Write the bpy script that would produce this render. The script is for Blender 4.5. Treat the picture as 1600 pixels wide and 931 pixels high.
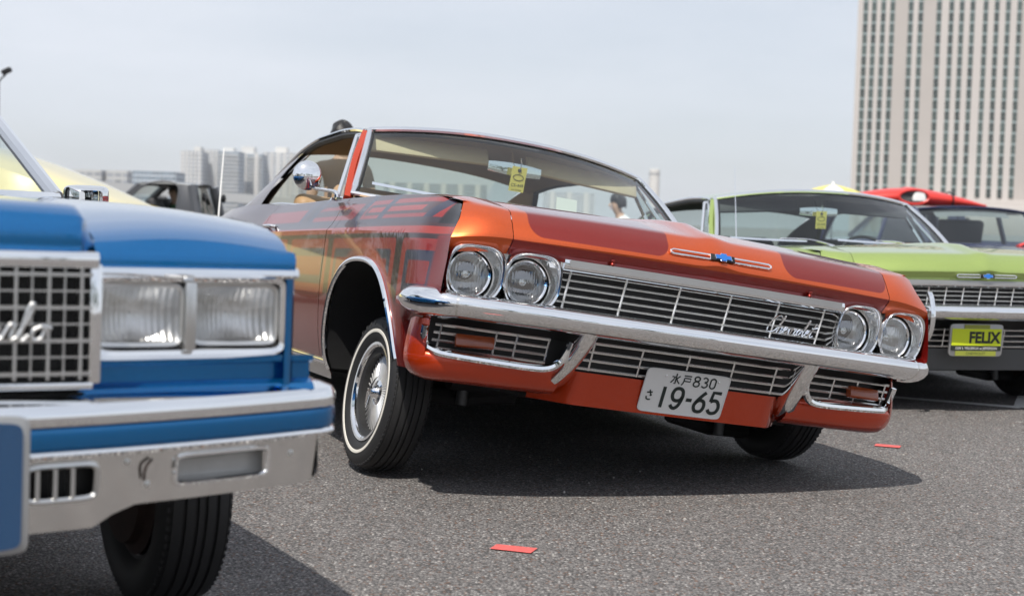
import bpy, bmesh, math, random
import numpy as np
from mathutils import Matrix, Vector

random.seed(7); rng = np.random.default_rng(7)
for o in list(bpy.data.objects): bpy.data.objects.remove(o)
scene = bpy.context.scene
COL = scene.collection
R = math.radians

# ------------------------------------------------------------------ camera
CAM_H = 0.97
cam_data = bpy.data.cameras.new('camera'); cam = bpy.data.objects.new('camera', cam_data); COL.objects.link(cam)
cam_data.sensor_width = 36.0; cam_data.lens = 50.625
cam_data.clip_start = 0.05; cam_data.clip_end = 8000
cam.location = (0, 0, CAM_H)
cam.matrix_world = (Matrix.Translation((0, 0, CAM_H)) @ Matrix.Rotation(R(90 - 3.066), 4, 'X') @ Matrix.Rotation(R(1.75), 4, 'Z'))
cam_data.dof.use_dof = True; cam_data.dof.focus_distance = 5.15; cam_data.dof.aperture_fstop = 3.6
scene.camera = cam

# ------------------------------------------------------------------ sky and sun
SUN = Vector((-0.17, -0.62, 1.0)).normalized()
sun_el = math.asin(SUN.z); sun_az = math.atan2(SUN.x, SUN.y)
world = bpy.data.worlds.new('World'); scene.world = world; world.use_nodes = True
nt = world.node_tree; nt.nodes.clear()
wo = nt.nodes.new('ShaderNodeOutputWorld'); bg = nt.nodes.new('ShaderNodeBackground')
sky = nt.nodes.new('ShaderNodeTexSky'); sky.sky_type = 'NISHITA'; sky.sun_disc = False
sky.sun_elevation = sun_el; sky.sun_rotation = sun_az % (2 * math.pi)
sky.altitude = 0; sky.air_density = 1.0; sky.dust_density = 1.5; sky.ozone_density = 1.6
# thin high cloud veil over the whole dome
tc = nt.nodes.new('ShaderNodeTexCoord'); mp = nt.nodes.new('ShaderNodeMapping'); mp.inputs['Scale'].default_value = (1.2, 1.2, 5.0)
nz = nt.nodes.new('ShaderNodeTexNoise'); nz.inputs['Scale'].default_value = 1.6; nz.inputs['Detail'].default_value = 6; nz.inputs['Roughness'].default_value = 0.55
nt.links.new(tc.outputs['Generated'], mp.inputs['Vector']); nt.links.new(mp.outputs['Vector'], nz.inputs['Vector'])
mr = nt.nodes.new('ShaderNodeMapRange'); mr.inputs['From Min'].default_value = 0.35; mr.inputs['From Max'].default_value = 0.75
mr.inputs['To Min'].default_value = 0.58; mr.inputs['To Max'].default_value = 0.92
nt.links.new(nz.outputs['Fac'], mr.inputs['Value'])
mx = nt.nodes.new('ShaderNodeMix'); mx.data_type = 'RGBA'
nt.links.new(mr.outputs['Result'], mx.inputs['Factor']); nt.links.new(sky.outputs['Color'], mx.inputs['A'])
mx.inputs['B'].default_value = (8.6, 9.05, 9.9, 1)
nt.links.new(mx.outputs['Result'], bg.inputs['Color']); bg.inputs['Strength'].default_value = 0.10
nt.links.new(bg.outputs['Background'], wo.inputs['Surface'])
sd = bpy.data.lights.new('sun', 'SUN'); sun = bpy.data.objects.new('sun', sd); COL.objects.link(sun)
sd.energy = 4.7; sd.angle = R(0.6); sd.color = (1.0, 0.95, 0.87)
sun.rotation_euler = SUN.to_track_quat('Z', 'Y').to_euler(); sun.location = (-10, -20, 40)
scene.view_settings.view_transform = 'Standard'; scene.view_settings.look = 'None'
scene.view_settings.exposure = 0.0; scene.view_settings.gamma = 1.0; scene.view_settings.use_curve_mapping = False
scene.render.resolution_x = 1024; scene.render.resolution_y = 595
scene.cycles.max_bounces = 10; scene.cycles.transparent_max_bounces = 24

# ------------------------------------------------------------------ helpers
def pchip(xs, ys, xi):
    xs = np.asarray(xs, float); ys = np.asarray(ys, float); xi = np.atleast_1d(np.asarray(xi, float))
    h = np.diff(xs); d = np.diff(ys) / h; m = np.zeros_like(ys)
    m[0] = d[0]; m[-1] = d[-1]
    for i in range(1, len(xs) - 1):
        if d[i-1] * d[i] > 0:
            w1 = 2*h[i] + h[i-1]; w2 = h[i] + 2*h[i-1]; m[i] = (w1 + w2) / (w1/d[i-1] + w2/d[i])
    xi = np.clip(xi, xs[0], xs[-1]); k = np.clip(np.searchsorted(xs, xi) - 1, 0, len(xs) - 2)
    t = (xi - xs[k]) / h[k]
    return ((2*t**3 - 3*t**2 + 1)*ys[k] + (t**3 - 2*t**2 + t)*h[k]*m[k] + (-2*t**3 + 3*t**2)*ys[k+1] + (t**3 - t**2)*h[k]*m[k+1])
def crv(pts, n=8, closed=False):
    """Catmull-Rom through points"""
    P = [np.array(p, float) for p in pts]
    if closed: P = [P[-1]] + P + [P[0], P[1]]
    else: P = [2*P[0] - P[1]] + P + [2*P[-1] - P[-2]]
    out = []
    for i in range(1, len(P) - 2):
        for j in range(n):
            t = j / n; a, b, c, d = P[i-1], P[i], P[i+1], P[i+2]
            out.append(0.5*((2*b) + (-a + c)*t + (2*a - 5*b + 4*c - d)*t*t + (-a + 3*b - 3*c + d)*t**3))
    if not closed: out.append(P[-2])
    return out
def sm(a, b, x):
    t = np.clip((np.asarray(x, float) - a) / (b - a), 0, 1); return t*t*(3 - 2*t)

class MB:
    def __init__(s): s.v = []; s.f = []
    def add(s, V, F):
        o = len(s.v); s.v += [tuple(float(c) for c in p) for p in V]; s.f += [tuple(i + o for i in f) for f in F]; return s
    def grid(s, P, cu=False, cv=False):
        nu, nv = len(P), len(P[0]); V = [p for row in P for p in row]; F = []
        for i in range(nu if cu else nu - 1):
            for j in range(nv if cv else nv - 1):
                a, b = i, (i + 1) % nu; c, d = j, (j + 1) % nv
                F.append((a*nv + c, b*nv + c, b*nv + d, a*nv + d))
        return s.add(V, F)
    def tube(s, path, r, n=8, closed=False, caps=True, flat=1.0):
        P = [np.array(p, float) for p in path]; m = len(P); rows = []
        up = None
        for i in range(m):
            t = (P[(i+1) % m] - P[i-1]) if closed else (P[min(i+1, m-1)] - P[max(i-1, 0)])
            t = t / (np.linalg.norm(t) + 1e-12)
            if up is None:
                up = np.array([0, 0, 1.0]) if abs(t[2]) < 0.9 else np.array([1.0, 0, 0])
            u = np.cross(t, up); u /= np.linalg.norm(u) + 1e-12; w = np.cross(u, t); up = w
            rr = r[i] if hasattr(r, '__len__') else r
            rows.append([P[i] + rr*(math.cos(2*math.pi*k/n)*u + flat*math.sin(2*math.pi*k/n)*w) for k in range(n)])
        o = len(s.v); s.grid(rows, cu=closed, cv=True)
        if caps and not closed:
            s.f.append(tuple(o + k for k in range(n))[::-1]); s.f.append(tuple(o + (m-1)*n + k for k in range(n)))
        return s
    def sweep(s, prof, path, closed=False, caps=True, cprof=True, scale=None, up=(0, 0, 1)):
        """prof (a,b): a = outward (tangent x up), b = up"""
        P = [np.array(p, float) for p in path]; m = len(P); rows = []; up = np.array(up, float)
        for i in range(m):
            t = (P[(i+1) % m] - P[i-1]) if closed else (P[min(i+1, m-1)] - P[max(i-1, 0)])
            t /= np.linalg.norm(t) + 1e-12; u = np.cross(t, up); u /= np.linalg.norm(u) + 1e-12
            k = scale[i] if scale is not None else (1, 1)
            rows.append([P[i] + a*k[0]*u + b*k[1]*up for a, b in prof])
        o = len(s.v); n = len(prof); s.grid(rows, cu=closed, cv=cprof)
        if caps and cprof and not closed:
            s.f.append(tuple(o + k for k in range(n))[::-1]); s.f.append(tuple(o + (m-1)*n + k for k in range(n)))
        return s
    def box(s, c, d, M=None):
        c = np.array(c, float); d = np.array(d, float) / 2
        V = [np.array([x, y, z]) * d for x in (-1, 1) for y in (-1, 1) for z in (-1, 1)]
        if M is not None: V = [np.array(M @ Vector(v)) for v in V]
        return s.add([v + c for v in V], [(0, 1, 3, 2), (4, 6, 7, 5), (0, 4, 5, 1), (2, 3, 7, 6), (0, 2, 6, 4), (1, 5, 7, 3)])
    def lathe(s, prof, n=32, axis='X', c=(0, 0, 0), closed=False):
        """prof (r,h) about axis"""
        rows = []
        for k in range(n):
            a = 2*math.pi*k/n; row = []
            for r, h in prof:
                x, y = r*math.cos(a), r*math.sin(a)
                row.append({'X': (h, x, y), 'Y': (x, h, y), 'Z': (x, y, h)}[axis])
            rows.append([np.array(p) + np.array(c) for p in row])
        return s.grid(rows, cu=True, cv=closed)
    def prism(s, poly, off):
        n = len(poly); off = np.array(off, float)
        V = [np.array(p, float) for p in poly] + [np.array(p, float) + off for p in poly]
        return s.add(V, [tuple(range(n))[::-1], tuple(range(n, 2*n))] + [(i, (i+1) % n, n + (i+1) % n, n + i) for i in range(n)])
    def xf(s, fn): s.v = [tuple(float(c) for c in fn(np.array(p))) for p in s.v]; return s
    def mirror(s):
        n = len(s.v); s.v += [(-x, y, z) for x, y, z in s.v]; s.f += [tuple(i + n for i in f)[::-1] for f in s.f]; return s
    def build(s, name, mat, parent=None, angle=40, bevel=0, kind=None, smooth=True, seg=2):
        me = bpy.data.meshes.new(name); me.from_pydata(s.v, [], s.f); me.update()
        bm = bmesh.new(); bm.from_mesh(me)
        bmesh.ops.remove_doubles(bm, verts=bm.verts, dist=1e-5)
        bmesh.ops.recalc_face_normals(bm, faces=bm.faces)
        if bevel:
            ed = [e for e in bm.edges if len(e.link_faces) == 2 and e.calc_face_angle(0) > R(35)]
            bmesh.ops.bevel(bm, geom=ed, offset=bevel, segments=seg, affect='EDGES', profile=0.5, clamp_overlap=True)
        bm.to_mesh(me); bm.free()
        if smooth:
            me.polygons.foreach_set('use_smooth', [True]*len(me.polygons)); me.set_sharp_from_angle(angle=R(angle))
        me.materials.append(M[mat] if isinstance(mat, str) else mat)
        return put(name, me, parent, kind)
def put(name, me, parent=None, kind=None):
    o = bpy.data.objects.new(name, me); COL.objects.link(o); o.parent = parent
    if kind: o['kind'] = kind
    return o
def empty(name, loc=(0, 0, 0), rot=(0, 0, 0), parent=None):
    o = bpy.data.objects.new(name, None); COL.objects.link(o); o.rotation_mode = 'YXZ'
    o.location = loc; o.rotation_euler = rot; o.parent = parent; o.empty_display_size = 0.2; return o
def tag(o, label, cat, group=None, kind=None):
    o['label'] = label; o['category'] = cat
    if group: o['group'] = group
    if kind: o['kind'] = kind
    return o
def copy_tree(o, parent=None):
    c = o.copy(); COL.objects.link(c); c.parent = parent
    for ch in o.children: copy_tree(ch, c)
    return c
def text_mesh(body, size, align='CENTER', shear=0.0, extrude=0.0, offset=0.0, space=1.0):
    cu = bpy.data.curves.new('t', 'FONT'); cu.body = body; cu.size = size; cu.align_x = align; cu.shear = shear
    cu.extrude = extrude; cu.offset = offset; cu.space_character = space; cu.resolution_u = 4
    ob = bpy.data.objects.new('t', cu); COL.objects.link(ob)
    bpy.context.view_layer.update()
    dg = bpy.context.evaluated_depsgraph_get()
    me = bpy.data.meshes.new_from_object(ob.evaluated_get(dg)); bpy.data.objects.remove(ob); return me
def text_obj(name, body, size, mat, parent, o, ux, uy, sx=1.0, **kw):
    """lettering laid flat: origin o, axes ux (reading direction), uy (up)"""
    me = text_mesh(body, size, **kw); me.materials.clear(); me.materials.append(M[mat])
    ux = Vector(ux).normalized(); uy = Vector(uy).normalized(); uz = ux.cross(uy)
    me.transform(Matrix.Translation(Vector(o)) @ Matrix((ux*sx, uy, uz)).transposed().to_4x4()); me.update()
    return put(name, me, parent)

# ------------------------------------------------------------------ node helpers and materials
class V:
    def __init__(s, nt, so): s.nt = nt; s.so = so
    def _m(s, op, o=None, c=None):
        n = s.nt.nodes.new('ShaderNodeMath'); n.operation = op
        for i, a in enumerate((s, o, c)):
            if a is None: continue
            if isinstance(a, V): s.nt.links.new(a.so, n.inputs[i])
            else: n.inputs[i].default_value = a
        return V(s.nt, n.outputs[0])
    def __add__(s, o): return s._m('ADD', o)
    def __sub__(s, o): return s._m('SUBTRACT', o)
    def __mul__(s, o): return s._m('MULTIPLY', o)
    def __truediv__(s, o): return s._m('DIVIDE', o)
    def abs(s): return s._m('ABSOLUTE')
    def max(s, o): return s._m('MAXIMUM', o)
    def min(s, o): return s._m('MINIMUM', o)
    def gt(s, o, w=0.002):   # soft greater-than
        n = s.nt.nodes.new('ShaderNodeMapRange'); s.nt.links.new(s.so, n.inputs['Value'])
        n.inputs['From Min'].default_value = o - w; n.inputs['From Max'].default_value = o + w; return V(s.nt, n.outputs['Result'])
    def lt(s, o, w=0.002): return (s.gt(o, w) * -1.0) + 1.0
def rr(a, b, ca, cb, ha, hb, r, w=0.002):
    """rounded-rectangle signed distance in the plane (a,b)"""
    p = ((a - ca).abs() - (ha - r)).max(0.0); q = ((b - cb).abs() - (hb - r)).max(0.0)
    return ((p*p + q*q)._m('SQRT') - r)
def mixc(nt, f, a, b):
    n = nt.nodes.new('ShaderNodeMix'); n.data_type = 'RGBA'
    if isinstance(f, V): nt.links.new(f.so, n.inputs['Factor'])
    else: n.inputs['Factor'].default_value = f
    for k, c in (('A', a), ('B', b)):
        if isinstance(c, tuple): n.inputs[k].default_value = (*c, 1)
        else: nt.links.new(c, n.inputs[k])
    return n.outputs['Result']
M = {}
def newmat(name):
    m = bpy.data.materials.new(name); m.use_nodes = True; M[name] = m
    return m, m.node_tree, m.node_tree.nodes['Principled BSDF']
def coords(nt, kind='Object'):
    t = nt.nodes.new('ShaderNodeTexCoord'); return t.outputs[kind]
def sep(nt, so):
    n = nt.nodes.new('ShaderNodeSeparateXYZ'); nt.links.new(so, n.inputs[0]); return [V(nt, n.outputs[i]) for i in range(3)]
def noise(nt, co, scale, detail=3, rough=0.55):
    n = nt.nodes.new('ShaderNodeTexNoise'); n.inputs['Scale'].default_value = scale; n.inputs['Detail'].default_value = detail
    n.inputs['Roughness'].default_value = rough; nt.links.new(co, n.inputs['Vector']); return V(nt, n.outputs['Fac'])
def bump(nt, bs, h, strength, dist):
    b = nt.nodes.new('ShaderNodeBump'); b.inputs['Strength'].default_value = strength; b.inputs['Distance'].default_value = dist
    nt.links.new(h.so, b.inputs['Height']); nt.links.new(b.outputs['Normal'], bs.inputs['Normal'])
def mat(name, col, rough=0.5, metal=0.0, coat=0.0, var=0.12, vs=8.0, bmp=0.0, bs_scale=80.0, spec=None, rvar=0.0, coatr=0.03, emit=None):
    m, nt, b = newmat(name); co = coords(nt)
    n = noise(nt, co, vs)
    lo = tuple(c*(1 - var) for c in col); hi = tuple(min(1, c*(1 + var)) for c in col)
    nt.links.new(mixc(nt, n, lo, hi), b.inputs['Base Color'])
    b.inputs['Roughness'].default_value = rough; b.inputs['Metallic'].default_value = metal
    b.inputs['Coat Weight'].default_value = coat; b.inputs['Coat Roughness'].default_value = coatr
    if spec is not None: b.inputs['Specular IOR Level'].default_value = spec
    if rvar:
        n2 = noise(nt, co, vs*3.1, 5); nt.links.new(((n2 - 0.5)*rvar*2 + rough).max(0.01).so, b.inputs['Roughness'])
    if bmp: bump(nt, b, noise(nt, co, bs_scale, 4), bmp, 0.003)
    return m

def flake(nt, co, amt=0.25):
    v = nt.nodes.new('ShaderNodeTexVoronoi'); v.inputs['Scale'].default_value = 900; nt.links.new(co, v.inputs['Vector'])
    s = nt.nodes.new('ShaderNodeSeparateColor'); nt.links.new(v.outputs['Color'], s.inputs[0])
    return (V(nt, s.outputs[0]) - 0.5)*amt + 1.0
def finish_paint(nt, b, col, co, metal=0.55, rough=0.32, coat=1.0):
    mul = nt.nodes.new('ShaderNodeVectorMath'); mul.operation = 'SCALE'
    nt.links.new(col, mul.inputs[0]); nt.links.new(flake(nt, co).so, mul.inputs['Scale'])
    nt.links.new(mul.outputs[0], b.inputs['Base Color'])
    b.inputs['Metallic'].default_value = metal; b.inputs['Roughness'].default_value = rough
    b.inputs['Coat Weight'].default_value = coat; b.inputs['Coat IOR'].default_value = 1.46
    co_n = noise(nt, co, 5.0, 4); nt.links.new((co_n*0.03 + 0.005).so, b.inputs['Coat Roughness'])
def paint(name, col, metal=0.5, rough=0.33, var=0.05):
    m, nt, b = newmat(name); co = coords(nt); n = noise(nt, co, 3)
    finish_paint(nt, b, mixc(nt, n, tuple(c*(1-var) for c in col), tuple(c*(1+var) for c in col)), co, metal, rough); return m

ORANGE = (0.57, 0.080, 0.006); RED = (0.24, 0.014, 0.007); MAROON = (0.05, 0.008, 0.010); SLATE = (0.030, 0.030, 0.060); DUSK = (0.060, 0.020, 0.022)
def paint_hood_graphics():
    m, nt, b = newmat('candy_hood_paint'); co = coords(nt); x, y, z = sep(nt, co)
    n = noise(nt, co, 3); base = mixc(nt, n, tuple(c*0.93 for c in ORANGE), tuple(c*1.05 for c in ORANGE))
    # dark red rounded panels on both halves of the hood, running back over the top
    # front edge of a panel follows a line measured along the nose: z below the lip
    d1 = rr(x, z, -0.435, 1.03, 0.245, 0.205, 0.05); d2 = rr(x, z, 0.50, 1.03, 0.235, 0.205, 0.05)
    c = mixc(nt, d1.min(d2).lt(0.0), base, RED)
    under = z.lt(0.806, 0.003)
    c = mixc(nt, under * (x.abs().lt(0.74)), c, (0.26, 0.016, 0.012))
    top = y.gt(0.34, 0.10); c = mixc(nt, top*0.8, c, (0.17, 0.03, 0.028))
    cs = rr(x, y, 0.0, 0.9, 0.10, 0.75, 0.02); c = mixc(nt, cs.lt(0.0), c, base)
    finish_paint(nt, b, c, co, 0.55, 0.3)
def paint_side_graphics():
    m, nt, b = newmat('candy_side_paint'); co = coords(nt); x, y, z = sep(nt, co)
    ys = y + (z - 0.87)*0.9
    n = noise(nt, co, 2.5)
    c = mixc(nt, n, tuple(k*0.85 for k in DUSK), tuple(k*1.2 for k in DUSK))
    def put_(c, mask, col): return mixc(nt, mask, c, col)
    def ring(a, b_, ca, cb, ha, hb, r, w):
        d = rr(a, b_, ca, cb, ha, hb, r); return d.lt(0.0)*d.gt(-w)
    up = z.gt(0.83, 0.002)
    # upper band: red bars with slate dividers
    c = put_(c, rr(ys, z, 0.62, 0.888, 0.50, 0.040, 0.03).lt(0.0), (0.30, 0.020, 0.018))
    c = put_(c, rr(ys, z, 0.66, 0.888, 0.40, 0.022, 0.015).lt(0.0), DUSK)
    c = put_(c, rr(ys, z, 0.70, 0.888, 0.33, 0.010, 0.008).lt(0.0), (0.36, 0.030, 0.022))
    c = put_(c, rr(ys, z, 1.55, 0.888, 0.36, 0.034, 0.02).lt(0.0), (0.28, 0.020, 0.018))
    c = put_(c, rr(ys, z, 1.62, 0.888, 0.30, 0.014, 0.01).lt(0.0), DUSK)
    c = put_(c, rr(ys, z, 2.6, 0.888, 0.45, 0.03, 0.02).lt(0.0), (0.28, 0.020, 0.018))
    for yc in (0.26, 0.80, 1.12, 1.95, 2.15): c = put_(c, ((ys - yc).abs().lt(0.035))*up, SLATE)
    c = put_(c, ((z - 0.842).abs().lt(0.010)), (0.05, 0.03, 0.04))
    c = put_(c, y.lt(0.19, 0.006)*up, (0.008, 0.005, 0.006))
    # crease stripe
    c = put_(c, ((z - 0.806).abs().lt(0.013)), (0.38, 0.035, 0.022))
    # below the crease: nested frames ahead of, over and behind the wheel arch
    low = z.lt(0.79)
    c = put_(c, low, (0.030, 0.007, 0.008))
    for yc, hy in ((0.24, 0.17), (0.92, 0.44), (1.80, 0.36), (2.75, 0.5)):
        c = put_(c, ring(y, z, yc, 0.66, hy, 0.115, 0.02, 0.022)*low, (0.30, 0.016, 0.010))
        c = put_(c, ring(y, z, yc, 0.66, hy - 0.045, 0.075, 0.015, 0.018)*low, SLATE)
        c = put_(c, (rr(y, z, yc, 0.66, hy - 0.085, 0.04, 0.01).lt(0.0))*low, (0.24, 0.012, 0.008))
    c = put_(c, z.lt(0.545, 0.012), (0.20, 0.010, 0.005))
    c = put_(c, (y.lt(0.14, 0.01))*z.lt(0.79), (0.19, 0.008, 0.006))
    # orange glow round the wheel arch, painted into the side colour
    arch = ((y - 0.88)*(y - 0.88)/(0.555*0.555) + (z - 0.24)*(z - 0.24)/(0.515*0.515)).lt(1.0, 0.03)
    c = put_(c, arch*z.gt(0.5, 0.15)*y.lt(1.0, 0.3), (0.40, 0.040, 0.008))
    finish_paint(nt, b, c, co, 0.35, 0.24, 0.55)
paint_hood_graphics(); paint_side_graphics()
paint('candy_orange', (0.54, 0.042, 0.002), 0.45, 0.26)
paint('candy_red', RED, 0.6, 0.27)
paint('lime_paint', (0.33, 0.43, 0.115), 0.5, 0.32)
paint('blue_paint', (0.004, 0.155, 0.41), 0.80, 0.23)
paint('cream_paint', (0.72, 0.62, 0.29), 0.05, 0.35)
paint('navy_paint', (0.022, 0.030, 0.085), 0.3, 0.35)
paint('graphite_paint', (0.055, 0.058, 0.066), 0.3, 0.5)
paint('plate_blue', (0.008, 0.05, 0.13), 0.0, 0.45)
mat('bright_bar', (0.86, 0.86, 0.85), 0.24, 0.9, var=0.04)
mat('chrome', (0.93, 0.935, 0.94), 0.035, 1.0, var=0.02, rvar=0.02)
mat('bezel_chrome', (0.84, 0.84, 0.84), 0.13, 1.0, var=0.02, rvar=0.03)
mat('spoke_metal', (0.92, 0.92, 0.91), 0.28, 0.6, var=0.03)
mat('wheel_chrome', (0.92, 0.92, 0.92), 0.09, 1.0, var=0.03)
mat('chrome_worn', (0.80, 0.79, 0.77), 0.11, 1.0, var=0.10, vs=14, rvar=0.09, bmp=0.06, bs_scale=60)
mat('aluminium', (0.66, 0.66, 0.65), 0.30, 1.0, var=0.06, rvar=0.05)
mat('grey_silver', (0.40, 0.40, 0.40), 0.42, 0.7, var=0.08)
mat('black_paint', (0.006, 0.006, 0.007), 0.45, var=0.3)
mat('underbody', (0.006, 0.006, 0.007), 0.8, var=0.4, vs=14, bmp=0.3, bs_scale=40)
mat('rubber', (0.017, 0.017, 0.018), 0.62, var=0.25, vs=20, bmp=0.25, bs_scale=220)
mat('gasket', (0.008, 0.008, 0.009), 0.55)
mat('whitewall', (0.76, 0.73, 0.66), 0.55, var=0.06, vs=20)
mat('tyre_letter', (0.045, 0.045, 0.045), 0.6)
mat('rust_metal', (0.035, 0.02, 0.016), 0.7, 0.3, var=0.4, vs=30)
mat('reflector', (0.88, 0.88, 0.86), 0.12, 1.0, var=0.03)
mat('amber_lens', (0.30, 0.055, 0.012), 0.12, coat=0.8, var=0.2, vs=40, bmp=0.3, bs_scale=160)
mat('clear_lamp', (0.55, 0.54, 0.52), 0.15, coat=1.0, var=0.15, vs=30, bmp=0.2, bs_scale=120)
mat('tan_leather', (0.42, 0.27, 0.14), 0.55, var=0.12, vs=12, bmp=0.12, bs_scale=160)
mat('visor_tan', (0.62, 0.50, 0.33), 0.7, var=0.05)
mat('headliner', (0.30, 0.215, 0.13), 0.8, var=0.08)
mat('dark_trim', (0.03, 0.03, 0.033), 0.55)
mat('green_vinyl', (0.035, 0.04, 0.03), 0.55)
mat('plate_white', (0.74, 0.74, 0.73), 0.38, var=0.03)
mat('plate_green', (0.012, 0.022, 0.020), 0.4)
mat('card_white', (0.78, 0.78, 0.76), 0.6, var=0.03)
mat('card_red', (0.42, 0.03, 0.03), 0.6)
mat('tag_yellow', (0.72, 0.62, 0.16), 0.55, var=0.05)
mat('ink', (0.02, 0.025, 0.02), 0.6)
mat('felix_yellow', (0.62, 0.72, 0.02), 0.45, var=0.03)
mat('felix_olive', (0.30, 0.33, 0.05), 0.5)
mat('emblem_blue', (0.015, 0.16, 0.55), 0.25, 0.2, coat=0.6)
mat('red_plastic', (0.62, 0.035, 0.025), 0.35, coat=0.3)
mat('skin', (0.52, 0.33, 0.24), 0.5, var=0.08)
mat('hair', (0.008, 0.007, 0.007), 0.45, var=0.3, vs=60, bmp=0.5, bs_scale=150)
mat('white_cloth', (0.74, 0.74, 0.74), 0.85, var=0.05, bmp=0.2, bs_scale=30)
mat('dark_cloth', (0.03, 0.035, 0.05), 0.9, var=0.2)
mat('green_cloth', (0.08, 0.22, 0.10), 0.9, var=0.2)
mat('grit', (0.38, 0.36, 0.34), 0.8, var=0.2, vs=30)
mat('red_tape', (0.66, 0.12, 0.11), 0.7, var=0.35, vs=60)
mat('steel_grey', (0.10, 0.105, 0.11), 0.5, 0.4)

def glass(name, tint, fres=1.5, extra=0.0, rough=0.0):
    """thin automotive glass: see-through with a clear surface reflection"""
    m, nt, b = newmat(name); nt.nodes.remove(b); out = nt.nodes['Material Output']
    t = nt.nodes.new('ShaderNodeBsdfTransparent'); g = nt.nodes.new('ShaderNodeBsdfGlossy'); g.inputs['Roughness'].default_value = rough
    co = coords(nt); n = noise(nt, co, 4.0)
    nt.links.new(mixc(nt, n, tuple(c*0.97 for c in tint), tint), t.inputs['Color'])
    ge = nt.nodes.new('ShaderNodeNewGeometry'); dt = nt.nodes.new('ShaderNodeVectorMath'); dt.operation = 'DOT_PRODUCT'
    nt.links.new(ge.outputs['Incoming'], dt.inputs[0]); nt.links.new(ge.outputs['Normal'], dt.inputs[1])
    cs = (V(nt, dt.outputs['Value']).abs()*-1.0) + 1.0
    k = cs._m('POWER', 5.0)*1.3 + (0.07 + extra)      # two-sided Schlick reflection
    mxs = nt.nodes.new('ShaderNodeMixShader'); nt.links.new(k.min(1.0).so, mxs.inputs[0])
    nt.links.new(t.outputs[0], mxs.inputs[1]); nt.links.new(g.outputs[0], mxs.inputs[2]); nt.links.new(mxs.outputs[0], out.inputs['Surface'])
    return m
glass('windscreen', (0.80, 0.88, 0.86), 1.5)
glass('lens_glass', (0.93, 0.94, 0.94), 1.5)
glass('square_lens', (0.95, 0.95, 0.95), 1.5, 0.03, 0.02)
def fluted():
    """pressed headlamp glass with vertical flutes"""
    m = glass('fluted_glass', (0.90, 0.91, 0.91), 1.5, 0.26, 0.02); nt = m.node_tree
    co = coords(nt); w = nt.nodes.new('ShaderNodeTexWave'); w.bands_direction = 'X'; w.inputs['Scale'].default_value = 32; w.inputs['Distortion'].default_value = 0.3
    nt.links.new(co, w.inputs['Vector']); bp = nt.nodes.new('ShaderNodeBump'); bp.inputs['Strength'].default_value = 0.22; bp.inputs['Distance'].default_value = 0.003
    nt.links.new(w.outputs['Fac'], bp.inputs['Height'])
    for nd in nt.nodes:
        if nd.type == 'BSDF_GLOSSY': nt.links.new(bp.outputs['Normal'], nd.inputs['Normal'])
fluted()
def fluted_reflector():
    m, nt, b = newmat('lamp_bowl'); co = coords(nt); x, y, z = sep(nt, co)
    w = nt.nodes.new('ShaderNodeTexWave'); w.bands_direction = 'X'; w.inputs['Scale'].default_value = 30; nt.links.new(co, w.inputs['Vector'])
    n = noise(nt, co, 25, 3)
    nt.links.new(mixc(nt, n, (0.62, 0.62, 0.61), (0.95, 0.95, 0.94)), b.inputs['Base Color'])
    b.inputs['Metallic'].default_value = 1.0; b.inputs['Roughness'].default_value = 0.34
    bump(nt, b, V(nt, w.outputs['Fac'])*0.7 + n*0.3, 0.35, 0.003)
fluted_reflector()

def asphalt():
    m, nt, b = newmat('asphalt'); co = coords(nt)
    v = nt.nodes.new('ShaderNodeTexVoronoi'); v.inputs['Scale'].default_value = 125; nt.links.new(co, v.inputs['Vector'])
    s = nt.nodes.new('ShaderNodeSeparateColor'); nt.links.new(v.outputs['Color'], s.inputs[0]); rnd = V(nt, s.outputs[0]); rnd2 = V(nt, s.outputs[1])
    v2 = nt.nodes.new('ShaderNodeTexVoronoi'); v2.inputs['Scale'].default_value = 210; nt.links.new(co, v2.inputs['Vector'])
    s2 = nt.nodes.new('ShaderNodeSeparateColor'); nt.links.new(v2.outputs['Color'], s2.inputs[0]); r3 = V(nt, s2.outputs[0])
    d = V(nt, v.outputs['Distance'])
    big = noise(nt, co, 0.55, 5, 0.6); mid = noise(nt, co, 9, 4)
    c = mixc(nt, r3, (0.098, 0.093, 0.092), (0.255, 0.240, 0.232))
    c = mixc(nt, rnd.gt(0.66, 0.12), c, (0.27, 0.254, 0.245))
    c = mixc(nt, rnd.gt(0.955, 0.02), c, (0.48, 0.46, 0.44))
    c = mixc(nt, rnd2.gt(0.93, 0.02), c, (0.19, 0.12, 0.09))
    c = mixc(nt, d.gt(0.55, 0.15)*0.75, c, (0.035, 0.034, 0.035))
    c = mixc(nt, (big - 0.42)*1.4, c, (0.10, 0.098, 0.10)) if False else c
    k = nt.nodes.new('ShaderNodeVectorMath'); k.operation = 'SCALE'; nt.links.new(c, k.inputs[0])
    nt.links.new(((big - 0.5)*0.55 + (mid - 0.5)*0.35 + 1.08).so, k.inputs['Scale'])
    nt.links.new(k.outputs[0], b.inputs['Base Color']); b.inputs['Roughness'].default_value = 0.78; b.inputs['Specular IOR Level'].default_value = 0.35
    bump(nt, b, (d*-1.0)*0.9 + rnd*0.5 + r3*0.3, 0.9, 0.006)
asphalt()
def road_paint():
    m, nt, b = newmat('road_paint'); co = coords(nt); n = noise(nt, co, 45, 5, 0.65)
    nt.links.new(mixc(nt, n.gt(0.66, 0.06), (0.74, 0.74, 0.73), (0.20, 0.195, 0.19)), b.inputs['Base Color']); b.inputs['Roughness'].default_value = 0.7
    bump(nt, b, n, 0.5, 0.004)
road_paint()
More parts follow.
